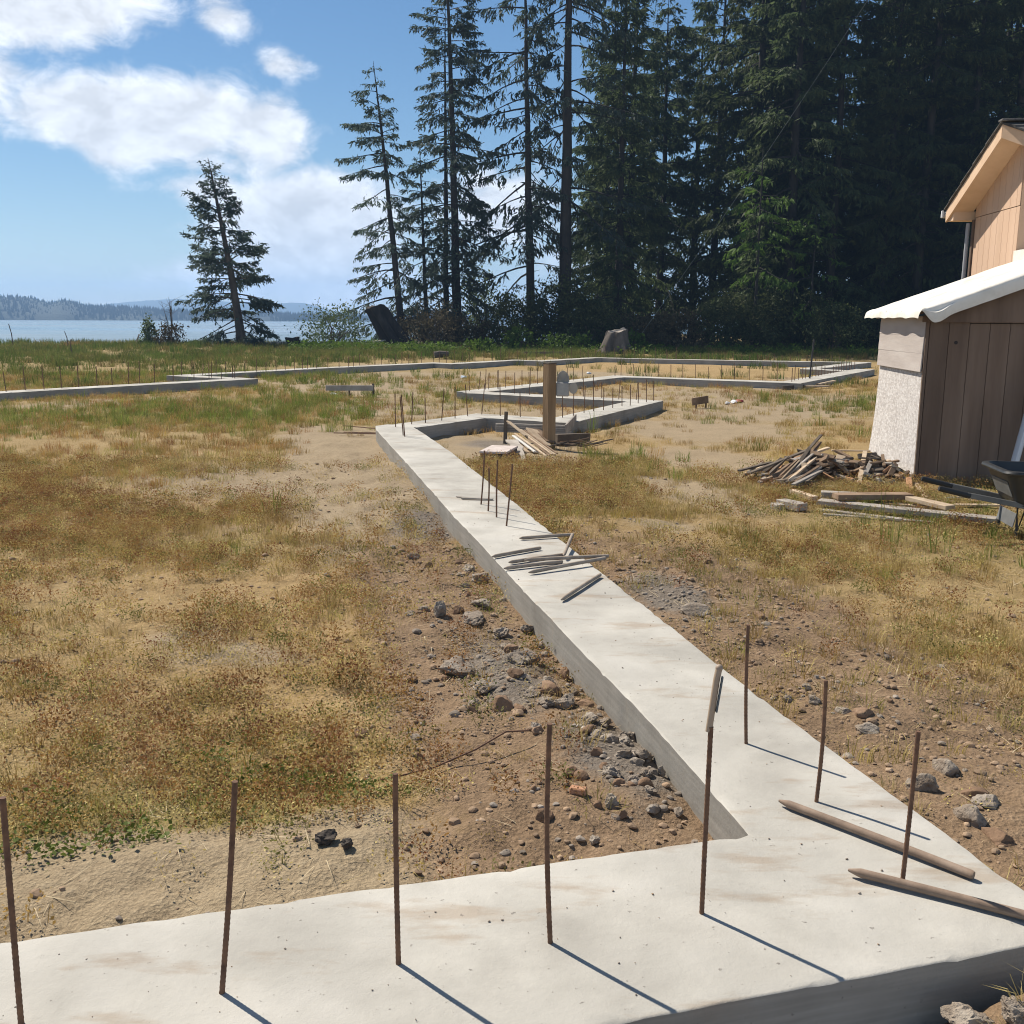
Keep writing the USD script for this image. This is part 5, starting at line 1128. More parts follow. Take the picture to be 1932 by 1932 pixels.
# ------------------------------------------------------------------ lean-to shed
M_sid = mat('shed_siding', [(.085, .056, .039), (.138, .094, .067), (.20, .142, .105)], scale=3.5, rough=.85, bump=.5, bscale=30, stretch=(1, 1, .10), rand=.12, coord='obj', bdist=.006)
M_lap = mat('lap_board', [(.33, .285, .255), (.41, .36, .325), (.47, .425, .385)], scale=4, rough=.85, bump=.4, bscale=30, stretch=(1, .25, 1.5), rand=.06, coord='obj', bdist=.005)
M_dk = flat('shed_inside', (.03, .025, .022), .9)
M_mem = mat('white_membrane', [(.48, .44, .37), (.66, .62, .545), (.73, .70, .64)], scale=3.5, rough=.55, bump=.25, bscale=9, bdist=.02)
M_osb = usdkit.material(stage, '/World/Looks/flake_board', {
    'g': ('texture_coordinate', {}), 'mp': ('mapping', {'scale': (1, 1, .38), 'rotation': (.5, 0, 0)}), 'mp2': ('mapping', {'scale': (1, .4, 1), 'rotation': (-.5, 0, 0)}),
    'v': ('voronoi_texture', {'scale': 62.0}), 'v2': ('voronoi_texture', {'scale': 48.0}), 'w': ('separate_xyz', {}), 'w2': ('separate_xyz', {}),
    'mx': ('mix', {'mix_type': 'mix', 'fac': .5}), 'r': ('rgb_ramp', {'ramp': [(.15, (.40, .365, .34)), (.5, (.51, .475, .445)), (.85, (.62, .59, .56))]}), 'n': ('noise_texture', {'scale': 2.5, 'detail': 4.0}),
    'b': ('bump', {'strength': .7, 'distance': .006}), 'p': ('principled_bsdf', {'roughness': .8, 'specular_ior_level': .3})},
    [('g.object', 'mp.vector'), ('mp.vector', 'v.vector'), ('g.object', 'mp2.vector'), ('mp2.vector', 'v2.vector'), ('v.color', 'mx.color1'), ('v2.color', 'mx.color2'), ('mx.color', 'w.vector'), ('w.x', 'r.fac'), ('r.color', 'p.base_color'), ('w.y', 'b.height'), ('b.normal', 'p.normal')], surface='p.BSDF')
RZ = math.radians(-5)
sh = thing('lean_to_shed', 'small lean-to shed with white membrane roof and flake-board end wall', 'shed', (4.57, 11.28, 0), RZ)
SX, SD = 1.6, 1.84


def roof_z(x):
    return 2.065 + .362 * (x + .05)


def quad_board(x0, x1, z0, za, zb, y, th, bev=.002):
    """Upright board from x0 to x1 whose top slopes from za to zb."""
    pts = []
    for x, zt in ((x0, za), (x1, zb)):
        i = bev if x == x0 else -bev
        pts += [(x, y + th, z0), (x, y + th, zt), (x + i, y, z0), (x + i, y, zt)]
    return trimesh.convex.convex_hull(np.array(pts))


edges = [.028, .238, .455, .672, .885, 1.10, 1.315, 1.53, SX]
for a, b_ in zip(edges[:-1], edges[1:]):
    za, zb = roof_z(a) - .075, roof_z(b_) - .075
    if a > .4 and a < 1.0:
        obj('siding_board', quad_board(a + .0012, b_ - .0012, .10, 1.885, 1.885, 0, .014), M_sid, sh)
        obj('siding_board', quad_board(a + .0012, b_ - .0012, 1.893, za, zb, .001, .014), M_sid, sh)
    else:
        obj('siding_board', quad_board(a + .0012, b_ - .0012, .10, za, zb, 0, .014), M_sid, sh)
obj('corner_trim', quad_board(-.012, .024, .12, roof_z(0) - .10, roof_z(.03) - .09, -.006, .03), M_sid, sh)
obj('knot_hole', T(trimesh.creation.cylinder(.02, .004, sections=12), (.32, -.001, 1.68), rx=math.pi / 2), M_dk, sh)
# framing behind the cladding
obj('wall_frame', join([quad_board(.012, SX - .01, .03, roof_z(0) - .13, roof_z(SX) - .13, .018, .05), T(trimesh.creation.box((.05, SD - .10, 1.75)), (.045, SD / 2 + .02, .98)), T(trimesh.creation.box((SX - .05, .04, 1.8)), (SX / 2, SD - .02, 1.0))]), M_dk, sh, kind='stuff')
# end wall: three lapped boards over a flake board that bows out at the foot
for k, (zt, zb) in enumerate(((1.965, 1.752), (1.756, 1.552), (1.556, 1.352))):
    bd = box((.016, SD - .02, zt - zb), bev=.003)
    bd.vertices += (meshkit.noise(bd.vertices * 1.7 + k)[:, None] - .5) * np.array([.006, 0, .004])
    obj('lap_board', T(bd, (-.013 - .004 * k, SD / 2 + .005, (zt + zb) / 2), ry=.035), M_lap, sh)
U, V = np.meshgrid(np.linspace(0, 1, 26), np.linspace(0, 1, 30))
yb = .055 + U * (SD - .055 + .05 * (1 - V) ** 2)
zb_ = (.178 + .06 * U) * (1 - V) + 1.362 * V + .008 * (meshkit.noise(np.stack([U * 6, V * 0, 0 * U], -1)) - .5) * (V < .02)
xb = .008 - (.030 * U + .010) * (1 - V) ** 2.2 + .012 * np.sin(U * 4) * (1 - V)
osv = np.stack([xb, yb, zb_], -1)
nn = np.stack([osv, osv + [.012, 0, 0]], 0).reshape(-1, 3)
R_, C_ = U.shape
i, j = np.meshgrid(np.arange(R_ - 1), np.arange(C_ - 1), indexing='ij')
Q = np.stack([i * C_ + j, (i + 1) * C_ + j, (i + 1) * C_ + j + 1, i * C_ + j + 1], -1).reshape(-1, 4)
rim = np.concatenate([np.arange(C_), np.arange(1, R_) * C_ + C_ - 1, (R_ - 1) * C_ + np.arange(C_ - 2, -1, -1), np.arange(R_ - 2, 0, -1) * C_])
rq = np.stack([rim, np.roll(rim, -1), np.roll(rim, -1) + R_ * C_, rim + R_ * C_], 1)
obj('flake_board', (nn, np.vstack([Q, Q[:, ::-1] + R_ * C_, rq])), M_osb, sh, smooth=30, label='bare flake board lower half of the end wall')
obj('sill', T(box((.06, SD - .1, .10), bev=.004), (.05, SD / 2, .11)), M_dk, sh)
obj('fly_rafter', quad_board(-.06, SX, 1.90, 1.965, roof_z(SX) - .03, -.025, .02), M_sid, sh)
# white membrane draped over the roof edges
xs = np.array([-.155, -.150, -.135, -.105, -.06, 0, .05, .1, .15, .2, .26, .34, .5, .7, .9, 1.1, 1.3, 1.45, SX])
xd = np.array([-.115, -.085, -.04, -.012, 0, 0, 0, 0, 0, 0, 0, 0, 0, 0, 0, 0, 0, 0, 0])
ys = np.array([-.128, -.130, -.128, -.118, -.098, -.06, 0, .3, .7, 1.1, 1.5, 1.9, 2.02, 2.08, 2.11, 2.12])
yd = np.array([-.165, -.115, -.06, -.026, -.008, .004, .006, .003, 0, .004, .001, .004, 0, -.02, -.06, -.15])
from scipy.interpolate import PchipInterpolator as _P
_ix, _iy = np.linspace(0, len(xs) - 1, 4 * len(xs)), np.linspace(0, len(ys) - 1, 4 * len(ys))
xs, xd = _P(np.arange(len(xs)), xs)(_ix), _P(np.arange(len(xd)), xd)(_ix)
ys, yd = _P(np.arange(len(ys)), ys)(_iy), _P(np.arange(len(yd)), yd)(_iy)
MX, MY = np.meshgrid(xs, ys, indexing='ij')
drop = np.minimum(xd[:, None] + 0 * MY, 0) + np.where(yd < 0, yd, yd)[None, :] * sstep(MX, -.15, .03)
nz = meshkit.fbm(np.stack([MX * 3, MY * 3, 0 * MX], -1), 3, 4) - .5
MZ = roof_z(np.maximum(MX, -.06)) + drop + nz * .022
lip = (MY < -.09)
flare = bump2(MX, MY * 0, .07, 0, .10, 1)
MZ = MZ - lip * flare * .035 * (MY < -.12)
MY2 = MY - lip * flare * .045 * (yd[None, :] < -.05) + lip * .004 * np.sin(MX * 9)
MZ = MZ + (MX < -.12) * .006 * np.sin(MY * 13 + 1)
MX2 = MX - (MX < -.12) * .010 * np.sin(MY * 9)
A_, B_ = MX.shape
i, j = np.meshgrid(np.arange(A_ - 1), np.arange(B_ - 1), indexing='ij')
Q = np.stack([i * B_ + j, (i + 1) * B_ + j, (i + 1) * B_ + j + 1, i * B_ + j + 1], -1).reshape(-1, 4)
mv = np.stack([MX2, MY2, MZ], -1).reshape(-1, 3)
mm = trimesh.Trimesh(mv, np.vstack([Q[:, [0, 1, 2]], Q[:, [0, 2, 3]]]), process=False)
obj('roof_membrane', mm, M_mem, sh, smooth=True)
obj('roof_deck', quad_board(-.10, SX - .002, 0, 0, 0, 0, .01) if False else T(trimesh.convex.convex_hull(np.array([(x, y, roof_z(x) - dz) for x in (-.10, SX) for y in (-.09, 2.08) for dz in (.028, .06)])), (0, 0, 0)), M_wbrown, sh)
for k in range(9):
    obj('screw_head', T(trimesh.creation.cylinder(.006, .006, sections=8), (-.128, .12 + .22 * k, roof_z(-.06) - .04), ry=math.pi / 2), M_boxg, sh)
fl = trimesh.convex.convex_hull(np.array([(SX - .012, y, roof_z(SX) + z) for y in (.35, 1.98) for z in (-.01, .13)] + [(SX - .004, y, roof_z(SX) + z) for y in (.35, 1.98) for z in (-.01, .13)]))
obj('flashing', fl, M_mem, sh)

# ------------------------------------------------------------------ tan house whose gable rises behind the shed
M_tan = mat('tan_siding', [(.44, .30, .205), (.50, .345, .24), (.55, .39, .28)], scale=2.5, rough=.8, bump=.25, bscale=30, stretch=(1, 1, .15), rand=.05, coord='obj', bdist=.004)
M_tan2 = mat('tan_trim', [(.52, .36, .235), (.58, .41, .275), (.62, .45, .31)], scale=3, rough=.7, coord='obj')
M_shingle = mat('grey_shingle', [(.05, .047, .045), (.09, .085, .08), (.14, .13, .125)], scale=30, rough=.95, bump=.6, bscale=150, rand=.2, bdist=.004)
ho = thing('tan_house', 'tan sided house with a low-pitched gable and brown shingles', 'house', (6.5, 14.8, 0), RZ)
SL = .45


def soffit_z(y):
    return 3.326 + .45 * (.19 - y) if y > -1.71 else 3.325 + .47 * 1.63 - .6 * (-1.68 - y)


def wall_board(y0, y1, z0, z1a, z1b, x0, th, flipz=None):
    return trimesh.convex.convex_hull(np.array([(x, y, z) for y, zt in ((y0, z1a), (y1, z1b)) for z in (z0, zt) for x in (x0, x0 + th)]))


ysd = [-.16 - .2032 * k for k in range(9)]
for a, b_ in zip(ysd[:-1], ysd[1:]):
    b2 = max(b_, -1.70)
    if a <= -1.69:
        continue
    seam = 3.345
    if soffit_z(a) > seam + .03:
        obj('siding_board', wall_board(a - .0035, b2 + .0035, .15, seam - .004, seam - .004, 0, .014), M_tan, ho)
        obj('siding_board', wall_board(a - .0035, b2 + .0035, seam + .004, max(soffit_z(a), seam + .02), soffit_z(b2), -.006, .014), M_tan, ho)
    else:
        obj('siding_board', wall_board(a - .0035, b2 + .0035, .15, soffit_z(a), soffit_z(b2), 0, .014), M_tan, ho)
dr2 = np.array([.667, -.744])
for k in range(9):
    s0, s1 = .2032 * k + .0035, .2032 * (k + 1) - .0035
    nrm_ = np.array([.744, .667]) * .014
    P = []
    for s in (s0, s1):
        b0 = np.array([0, -1.70]) + dr2 * s
        zt = 4.09 - .45 * s
        for z in (.15, zt):
            for o in (0, 1):
                P.append((*(b0 + nrm_ * o), z))
    obj('siding_board', trimesh.convex.convex_hull(np.array(P)), M_tan, ho)
hw = Polygon([(.02, -.13), (.02, -1.70), (.02 + 1.4 * .667, -1.70 - 1.4 * .744), (6, -2.74), (6, -.13)])
M_hin = flat('house_inside', (.06, .045, .035), .9)
obj('wall_core', trimesh.creation.extrude_polygon(hw, 3.25), M_hin, ho)
obj('gable_core', trimesh.convex.convex_hull(np.array([(x, y, z) for x in (.02, 6) for y, z in ((-.16, 3.2), (-.16, 3.30), (-1.66, 3.2), (-1.66, 4.0), (-2.4, 3.2), (-2.4, 3.55)) if not (x < .1 and y < -1.7)])), M_hin, ho)
obj('corner_board', T(box((.03, .07, 3.17), bev=.004), (-.008, -.122, 1.735)), M_sid, ho)
obj('corner_board', T(box((.07, .03, 3.17), bev=.004), (.036, -.070, 1.735)), M_sid, ho)
obj('downspout', tube([(-.05, -.02, .2), (-.05, -.02, 3.28)], .026, 10), flat('downspout_paint', (.30, .31, .33), .5), ho, smooth=40)
# far slope: fascia, soffit, deck, shingle courses
y_e, y_r = .19, -1.68


def zt(y):
    return 3.315 + SL * (y_e - y)


obj('rake_fascia', trimesh.convex.convex_hull(np.array([(x, y, zt(y) + dz) for x in (-.30, -.272) for y in (y_e, y_r + .005) for dz in (0, .16)])), M_tan2, ho)
obj('soffit', trimesh.convex.convex_hull(np.array([(x, y, zt(y) + dz) for x in (-.270, .0) for y in (-.02, y_r + .02) for dz in (.012, .028)])), M_tan2, ho)
obj('eave_box', trimesh.convex.convex_hull(np.array([(x, y, z) for x in (-.270, 6.2) for y, z in ((.185, 3.318), (.185, 3.45), (-.05, 3.318), (-.05, 3.44))])), M_tan2, ho)
obj('roof_deck', trimesh.convex.convex_hull(np.array([(x, y, zt(y) + dz) for x in (-.298, 6.2) for y in (y_e - .002, y_r) for dz in (.162, .180)])), M_wdark, ho)
for k in range(9):
    ya, yb_ = y_e + .03 - k * .208, y_e + .03 - (k + 1) * .208 - .04
    obj('shingle_course', trimesh.convex.convex_hull(np.array([(x, y, zt(y) + dz) for x in (-.325 - .006 * (k % 2), 6.2) for y, dz in ((ya, .184), (ya, .204), (yb_, .183), (yb_, .189))])), M_shingle, ho)
obj('gutter', tube([(-.31, y_e + .055, 3.42), (6.2, y_e + .055, 3.42)], .045, 10), flat('gutter_paint', (.40, .42, .43), .5), ho, smooth=40)
obj('gutter_end', T(box((.03, .05, .10), bev=.006), (-.33, y_e + .06, 3.43)), flat('gutter_end_paint', (.55, .56, .56), .5), ho)
# near slope, whose rake runs at a slant towards the viewer
zr = zt(y_r)


def near_pt(s, off=0.0, dz=0.0):
    b0 = np.array([-.30, y_r]) + dr2 * s + np.array([.744, .667]) * off
    return (b0[0], b0[1], zr - .45 * s + dz)


obj('rake_fascia', trimesh.convex.convex_hull(np.array([near_pt(s, o, dz) for s in (.004, 2.2) for o in (0, .028) for dz in (-.0, .16)])), M_tan2, ho)
obj('soffit', trimesh.convex.convex_hull(np.array([near_pt(s, o, dz) for s in (.05, 2.2) for o in (.03, .26) for dz in (.012, .028)])), M_tan2, ho)
for k in range(10):
    sa_, sb_ = 2.2 - k * .225, max(2.2 - (k + 1) * .225 - .04, .0)
    P = []
    for s, lo, hi in ((sa_, .165, .203), (sb_, .165, .182)):
        b0 = near_pt(s, -.02)
        P += [(b0[0], b0[1], b0[2] + lo), (b0[0], b0[1], b0[2] + hi), (6.2, b0[1], b0[2] + lo), (6.2, b0[1], b0[2] + hi)]
    obj('shingle_course', trimesh.convex.convex_hull(np.array(P)), M_shingle, ho)
obj('ridge_cap', T(box((6.5, .14, .03), bev=.008), (2.92, y_r, zr + .205)), M_shingle, ho)
obj('vent_pipe', tube([(.0, -1.75, zr + .1), (.0, -1.76, zr + .36), (.02, -1.77, zr + .44), (.08, -1.78, zr + .49), (.16, -1.8, zr + .50)], .022, 10), flat('vent_white', (.62, .63, .63), .4), ho, smooth=50)

# ------------------------------------------------------------------ wheelbarrow and pipe
M_tray = mat('black_plastic', [(.012, .012, .012), (.020, .020, .019), (.034, .033, .031)], scale=5, rough=.42, spec=.5, bump=.15, bscale=20, bdist=.004)
M_hand = mat('handle_grey', [(.085, .085, .082), (.125, .125, .12), (.17, .168, .16)], scale=6, rough=.6, spec=.4, coord='obj')
M_rub = flat('black_rubber', (.018, .018, .018), .6)
wb = thing('wheelbarrow', 'black plastic wheelbarrow with grey handles parked before the shed wall', 'wheelbarrow', (4.10, 8.50, 0), -.13)


def rrect(hx0, hx1, hy0, hy1, r, n=6):
    """Rounded outline; narrower to the front when hy1 < hy0."""
    P = []
    for cx, cy, a0 in ((hx1 - r, hy1 - r, 0), (hx0 + r, hy0 - r, 90), (hx0 + r, -hy0 + r, 180), (hx1 - r, -hy1 + r, 270)):
        for a in np.linspace(a0, a0 + 90, n):
            P.append((cx + r * math.cos(math.radians(a)), cy + r * math.sin(math.radians(a))))
    return np.array(P)


prof = [(rrect(.16, .82, .22, .20, .07), .40), (rrect(.13, .87, .25, .22, .075), .43), (rrect(.05, 1.0, .315, .28, .09), .63), (rrect(.045, 1.01, .32, .285, .09), .655), (rrect(.0, 1.06, .365, .33, .11), .665), (rrect(-.008, 1.07, .373, .338, .115), .680), (rrect(.0, 1.06, .365, .33, .11), .697), (rrect(.04, 1.02, .328, .293, .095), .699),
        (rrect(.055, .99, .308, .275, .09), .66), (rrect(.135, .86, .243, .213, .075), .44), (rrect(.17, .81, .21, .19, .07), .415)]
rows = [np.column_stack([p, np.full(len(p), z)]) for p, z in prof]
nP = len(rows[0])
Vt_ = np.vstack(rows + [[(.5, 0, .40)], [(.5, 0, .415)]])
i, j = np.meshgrid(np.arange(len(rows) - 1), np.arange(nP), indexing='ij')
Q = np.stack([i * nP + j, i * nP + (j + 1) % nP, (i + 1) * nP + (j + 1) % nP, (i + 1) * nP + j], -1).reshape(-1, 4)
tri = np.vstack([Q[:, [0, 1, 2]], Q[:, [0, 2, 3]]])
k = np.arange(nP); cb = len(rows) * nP; e = (len(rows) - 1) * nP
tri = np.vstack([tri, np.stack([np.full(nP, cb), (k + 1) % nP, k], 1), np.stack([np.full(nP, cb + 1), e + k, e + (k + 1) % nP], 1)])
obj('tray', trimesh.Trimesh(Vt_, tri, process=False), M_tray, wb, smooth=35)
obj('tray_end', trimesh.convex.convex_hull(np.array([(.128, -.20, .45), (.128, .20, .45), (.072, -.235, .60), (.072, .235, .60), (.140, -.20, .45), (.140, .20, .45), (.085, -.235, .60), (.085, .235, .60)])) if False else T(box((.004, .40, .14), bev=.001), (.088, 0, .53), ry=-.40), M_hand, wb, label='dusty grey rear end of the tray')
for s in (-1, 1):
    p0, p1, p2 = np.array([-.50, s * .27, .535]), np.array([-.27, s * .255, .483]), np.array([1.22, s * .075, .20])
    obj('handle', beam(p1, p2, .036, .045, bev=.004), M_hand, wb)
    g = tube([p0, p0 + (p1 - p0) * .08, p0 + (p1 - p0) * .9, p1 + (p1 - p0) * .12], [.020, .024, .025, .027], 10)
    obj('grip', g, M_rub, wb, smooth=40)
    lp = np.array([.16, s * .205, .40]); ft = np.array([.17, s * .215, .035])
    obj('leg', tube([lp + [.12, 0, -.02], lp, (lp + ft) / 2, ft, ft + [.14, 0, 0], ft + [.22, -s * .01, .32]], .013, 8), M_rub, wb, smooth=40)
obj('cross_panel', T(box((.008, .40, .12), bev=.002), (.15, 0, .265), ry=.2), M_hand, wb, label='grey metal panel between the two legs')
tor = trimesh.creation.torus(.155, .045, major_sections=28, minor_sections=12)
obj('tyre', T(tor, (1.22, 0, .205), rx=math.pi / 2), M_rub, wb, smooth=True)
obj('rim', T(trimesh.creation.cylinder(.12, .05, sections=20), (1.22, 0, .205), rx=math.pi / 2), M_hand, wb, smooth=40)
obj('axle', T(trimesh.creation.cylinder(.01, .17, sections=8), (1.22, 0, .205), rx=math.pi / 2), M_rub, wb)
pp = np.array([5.32, 10.66, .12]); pq = np.array([5.546, 10.85, .854])
obj('white_pipe', tube([pp, pp + (pq - pp) * .5, pp + (pq - pp) * 1.45], .042, 16), flat('pipe_white', (.50, .51, .52), .4), smooth=50, label='thick white pipe leaning behind the wheelbarrow tray', cat='pipe')
# ------------------------------------------------------------------ growth: clumps of grass, sorrel, dead stems; straw; grit
def blades(seed, n, h, spread, w, bend=.5, flat_=0.0, tipw=.15):
    """A clump of n grass blades, each three triangles."""
    r = np.random.default_rng(seed)
    a = r.uniform(0, 6.28, n); rad = spread * np.sqrt(r.uniform(0, 1, n))
    b = np.stack([np.cos(a) * rad, np.sin(a) * rad, 0 * a - .01], 1)
    hh = h * r.uniform(.45, 1.15, n)
    la = a + r.normal(0, .9, n); out = bend * r.uniform(.1, 1.0, n)
    dirv = np.stack([np.cos(la), np.sin(la), 0 * la], 1)
    m = b + dirv * (hh * out * .35)[:, None] + np.array([0, 0, 1.0]) * (hh * .6 * (1 - flat_))[:, None]
    t = b + dirv * (hh * (out + flat_ * .8))[:, None] + np.array([0, 0, 1.0]) * (hh * (1 - .45 * out) * (1 - flat_) + .01)[:, None]
    s = np.stack([-np.sin(la + r.normal(0, .8, n)), np.cos(la + r.normal(0, .8, n)), 0 * la], 1) * (w * r.uniform(.6, 1.3, n) / 2)[:, None]
    V = np.stack([b - s, b + s, m + s * .85, m - s * .85, t], 1).reshape(-1, 3)
    k = np.arange(n)[:, None] * 5
    return V, np.vstack([k + [0, 1, 2], k + [0, 2, 3], k + [3, 2, 4]])


def clump(seed, n, h, spread, w, bend=.5, flat_=0.0, heads=0, hs=.006):
    """Blades, and stalks with small seed heads or leaflets."""
    V, F = blades(seed, n, h, spread, w, bend, flat_)
    Vs, Fs, c = [V], [F], len(V)
    if heads:
        r = np.random.default_rng(seed + 1)
        a, rad = r.uniform(0, 6.28, heads), spread * 1.3 * np.sqrt(r.uniform(0, 1, heads))
        P = np.stack([np.cos(a) * rad, np.sin(a) * rad, h * r.uniform(.12, 1.05, heads) * (1 - flat_)], 1)
        v, f = diamonds(P, r.normal(0, 1, (heads, 3)), hs * r.uniform(.7, 1.6, heads), hs * r.uniform(.5, .9, heads), r)
        Vs.append(v); Fs.append(f + c)
    return trimesh.Trimesh(np.vstack(Vs), np.vstack(Fs), process=False)


M_dry = leaf_mat('dry_grass_look', [(.30, .20, .075), (.44, .32, .13), (.56, .44, .22)], scale=1.2, trans=.3, rand=.28, hue=.012)
M_sorrel = leaf_mat('sorrel_look', [(.30, .13, .042), (.44, .23, .075), (.60, .39, .14)], scale=1.0, trans=.4, rand=.5, hue=.02)
M_gold = leaf_mat('golden_weed_look', [(.29, .19, .052), (.43, .30, .090), (.60, .46, .17)], scale=1.0, trans=.4, rand=.5, hue=.015)
M_olive = leaf_mat('olive_grass_look', [(.20, .175, .045), (.30, .26, .070), (.40, .34, .11)], scale=1.0, trans=.45, rand=.3, hue=.015)
M_green = leaf_mat('green_grass_look', [(.11, .145, .026), (.165, .205, .040), (.23, .26, .07)], scale=1.0, trans=.5, rand=.3, hue=.015)
M_straw = leaf_mat('straw_look', [(.40, .30, .16), (.52, .41, .25), (.62, .52, .35)], scale=2.0, trans=.15, rand=.2)
gr_ = np.random.default_rng(2024)


def scatter(n, x0, x1, y0, y1, ypow=1.0):
    x = gr_.uniform(x0, x1, n); y = y0 + (y1 - y0) * gr_.uniform(0, 1, n) ** ypow
    return x, y


def in_view(x, y, pad=2.4):
    return np.abs(x) < .53 * y + pad


def off_concrete(x, y, pad=.015):
    return ~contains_xy(ALLF.buffer(pad), x, y)


def off_shed(x, y):
    return ~((x > 4.5 + .087 * (y - 11.28)) & (y > 11.2 - .087 * (x - 4.57)) & (y < 15))


def grow(name, label, protos, n, region, keep, size, ypow=1.0, pad=.015, sink=.005):
    """Strews clumps over a region with the chance keep(cover) and the size size(y)."""
    x, y = scatter(n, *region, ypow)
    ok = in_view(x, y); x, y = x[ok], y[ok]
    c = cover(x, y)
    ok = gr_.uniform(0, 1, len(x)) < keep(x, y, *c)
    ok &= off_concrete(x, y, pad) & off_shed(x, y)
    x, y = x[ok], y[ok]
    z = ground(x, y) - sink
    instancer(name, protos, np.stack([x, y, z], 1), gr_.integers(0, len(protos), len(x)), gr_.uniform(0, 6.28, len(x)), size(y) * gr_.uniform(.65, 1.35, len(x)), label)
    return len(x)


wn = lambda x, y, s, k: fbm2(x, y, s, k)
NG = {}
# near field, small and sparse plants with tiny leaflets
M_flake = leaf_mat('golden_flakes', [(.42, .30, .10), (.58, .44, .16), (.72, .59, .27)], scale=2.0, trans=.3, rand=.35, hue=.015)
M_redleaf = leaf_mat('reddish_leaves', [(.22, .095, .034), (.34, .17, .058), (.46, .27, .10)], scale=1.0, trans=.35, rand=.45, hue=.02)
M_dkleaf = leaf_mat('olive_leaves', [(.12, .125, .028), (.19, .185, .044), (.27, .25, .07)], scale=1.0, trans=.35, rand=.4, hue=.02)
small = [(clump(1, 5, .085, .05, .0024, 1.3, heads=64, hs=.0115), M_redleaf), (clump(2, 4, .075, .07, .0024, 1.3, heads=46, hs=.0105), M_flake), (clump(3, 5, .10, .06, .0024, 1.2, heads=60, hs=.012), M_redleaf), (clump(4, 7, .07, .06, .0026, 1.2, heads=60, hs=.0115), M_dkleaf), (clump(5, 4, .09, .06, .0024, 1.3, heads=40, hs=.0095), M_flake), (clump(7, 6, .085, .07, .0024, 1.2, heads=44, hs=.010), M_flake), (clump(6, 8, .08, .06, .0026, 1.2, heads=40, hs=.010), M_gold)]
NG['a'] = grow('sorrel_growth', 'sparse golden and reddish weeds over the near field', small, 60000, (-6.5, 6.5, 2.6, 12.5), lambda x, y, sa, so, gr, ge, de: de * np.clip(.22 + 3.0 * (wn(x, y, .8, 31) - .42) + 1.2 * (wn(x, y, .25, 32) - .5), .02, 1) * np.where(x > .5, .4, 1.0), lambda y: .75 + .03 * y, .9)
dry = [(clump(11, 34, .11, .07, .0032, 1.0, heads=8), M_dry), (clump(12, 28, .085, .08, .0034, 1.2), M_dry), (clump(13, 30, .10, .07, .0032, 1.0, heads=10), M_gold), (clump(14, 34, .09, .08, .0034, 1.2), M_olive)]
NG['b'] = grow('dry_grass', 'dry yellow grass tufts scattered over the near field', dry, 22000, (-7, 8, 2.7, 13), lambda x, y, sa, so, gr, ge, de: np.clip(de * (.12 + 1.9 * (wn(x, y, 1.3, 33) - .42)) * np.where(x > .3, 1.5, .5 + .6 * sstep(y, 6, 10)) + .035 * (1 - sa), 0, 1), lambda y: .7 + .035 * y, .9)
gree = [(clump(21, 26, .15, .06, .0042, .8), M_green), (clump(22, 30, .11, .07, .0045, 1.0), M_green), (clump(23, 24, .13, .06, .004, .8, heads=14), M_olive)]
NG['c'] = grow('green_grass', 'green grass tufts among the dry growth of the near field', gree, 16000, (-7, 8, 2.7, 14), lambda x, y, sa, so, gr, ge, de: de * np.clip((ge - .36) * 1.3, 0, 1) * np.clip(.2 + 2 * (wn(x, y, .7, 35) - .4), 0, 1), lambda y: .7 + .03 * y, .9)
# straw lying about
straw = [(clump(31, 9, .16, .16, .0035, .6, flat_=.93), M_straw), (clump(32, 7, .22, .14, .003, .6, flat_=.95), M_straw), (clump(33, 12, .10, .15, .003, .6, flat_=.92), M_dry)]
NG['d'] = grow('straw_litter', 'dead straw lying on the soil of the near field', straw, 9000, (-6.5, 7.5, 2.5, 13), lambda x, y, sa, so, gr, ge, de: .16 + .5 * de * wn(x, y, 1.0, 37) + .5 * bump2(x, y, -.95, 2.85, .25, .12, .2), lambda y: .8 + .03 * y, .9, sink=-.006)
# middle field, 11 to 30 m
M_blond = leaf_mat('blond_grass_look', [(.40, .28, .11), (.56, .42, .18), (.68, .55, .28)], scale=1.2, trans=.3, rand=.28, hue=.012)
mid = [(clump(46, 52, .15, .19, .0065, 1.2), M_blond), (clump(41, 44, .20, .16, .006, .8, heads=30, hs=.016), M_sorrel), (clump(42, 48, .19, .18, .006, .9, heads=20, hs=.014), M_gold), (clump(43, 50, .17, .18, .0065, 1.0), M_dry), (clump(45, 50, .16, .18, .0065, 1.1), M_dry), (clump(44, 46, .20, .17, .0065, .9), M_olive)]
NG['e'] = grow('field_growth', 'reddish and golden dry growth over the middle of the field', mid, 21000, (-20, 16, 10.5, 32), lambda x, y, sa, so, gr, ge, de: np.clip(de ** 1.5 * (.30 + 2.0 * (wn(x, y, 1.6, 41) - .40)) * np.where((x > -1.5) & (x < 2.4) & (y < 14.5), .45, 1) * np.where((x < -2.6) & (y < 23), 1.9, 1) + .05 * (y > 17), 0, 1), lambda y: .46 + .011 * y, 1.2)
midg = [(clump(51, 40, .26, .15, .0085, .7), M_green), (clump(52, 42, .22, .17, .008, .9), M_olive), (clump(53, 36, .32, .14, .009, .6), M_green)]
NG['f'] = grow('green_field_grass', 'green grass patches in the middle of the field', midg, 18000, (-20, 16, 11, 33), lambda x, y, sa, so, gr, ge, de: de * np.clip((ge - .34) * 1.7, 0, 1), lambda y: .42 + .012 * y, 1.2)
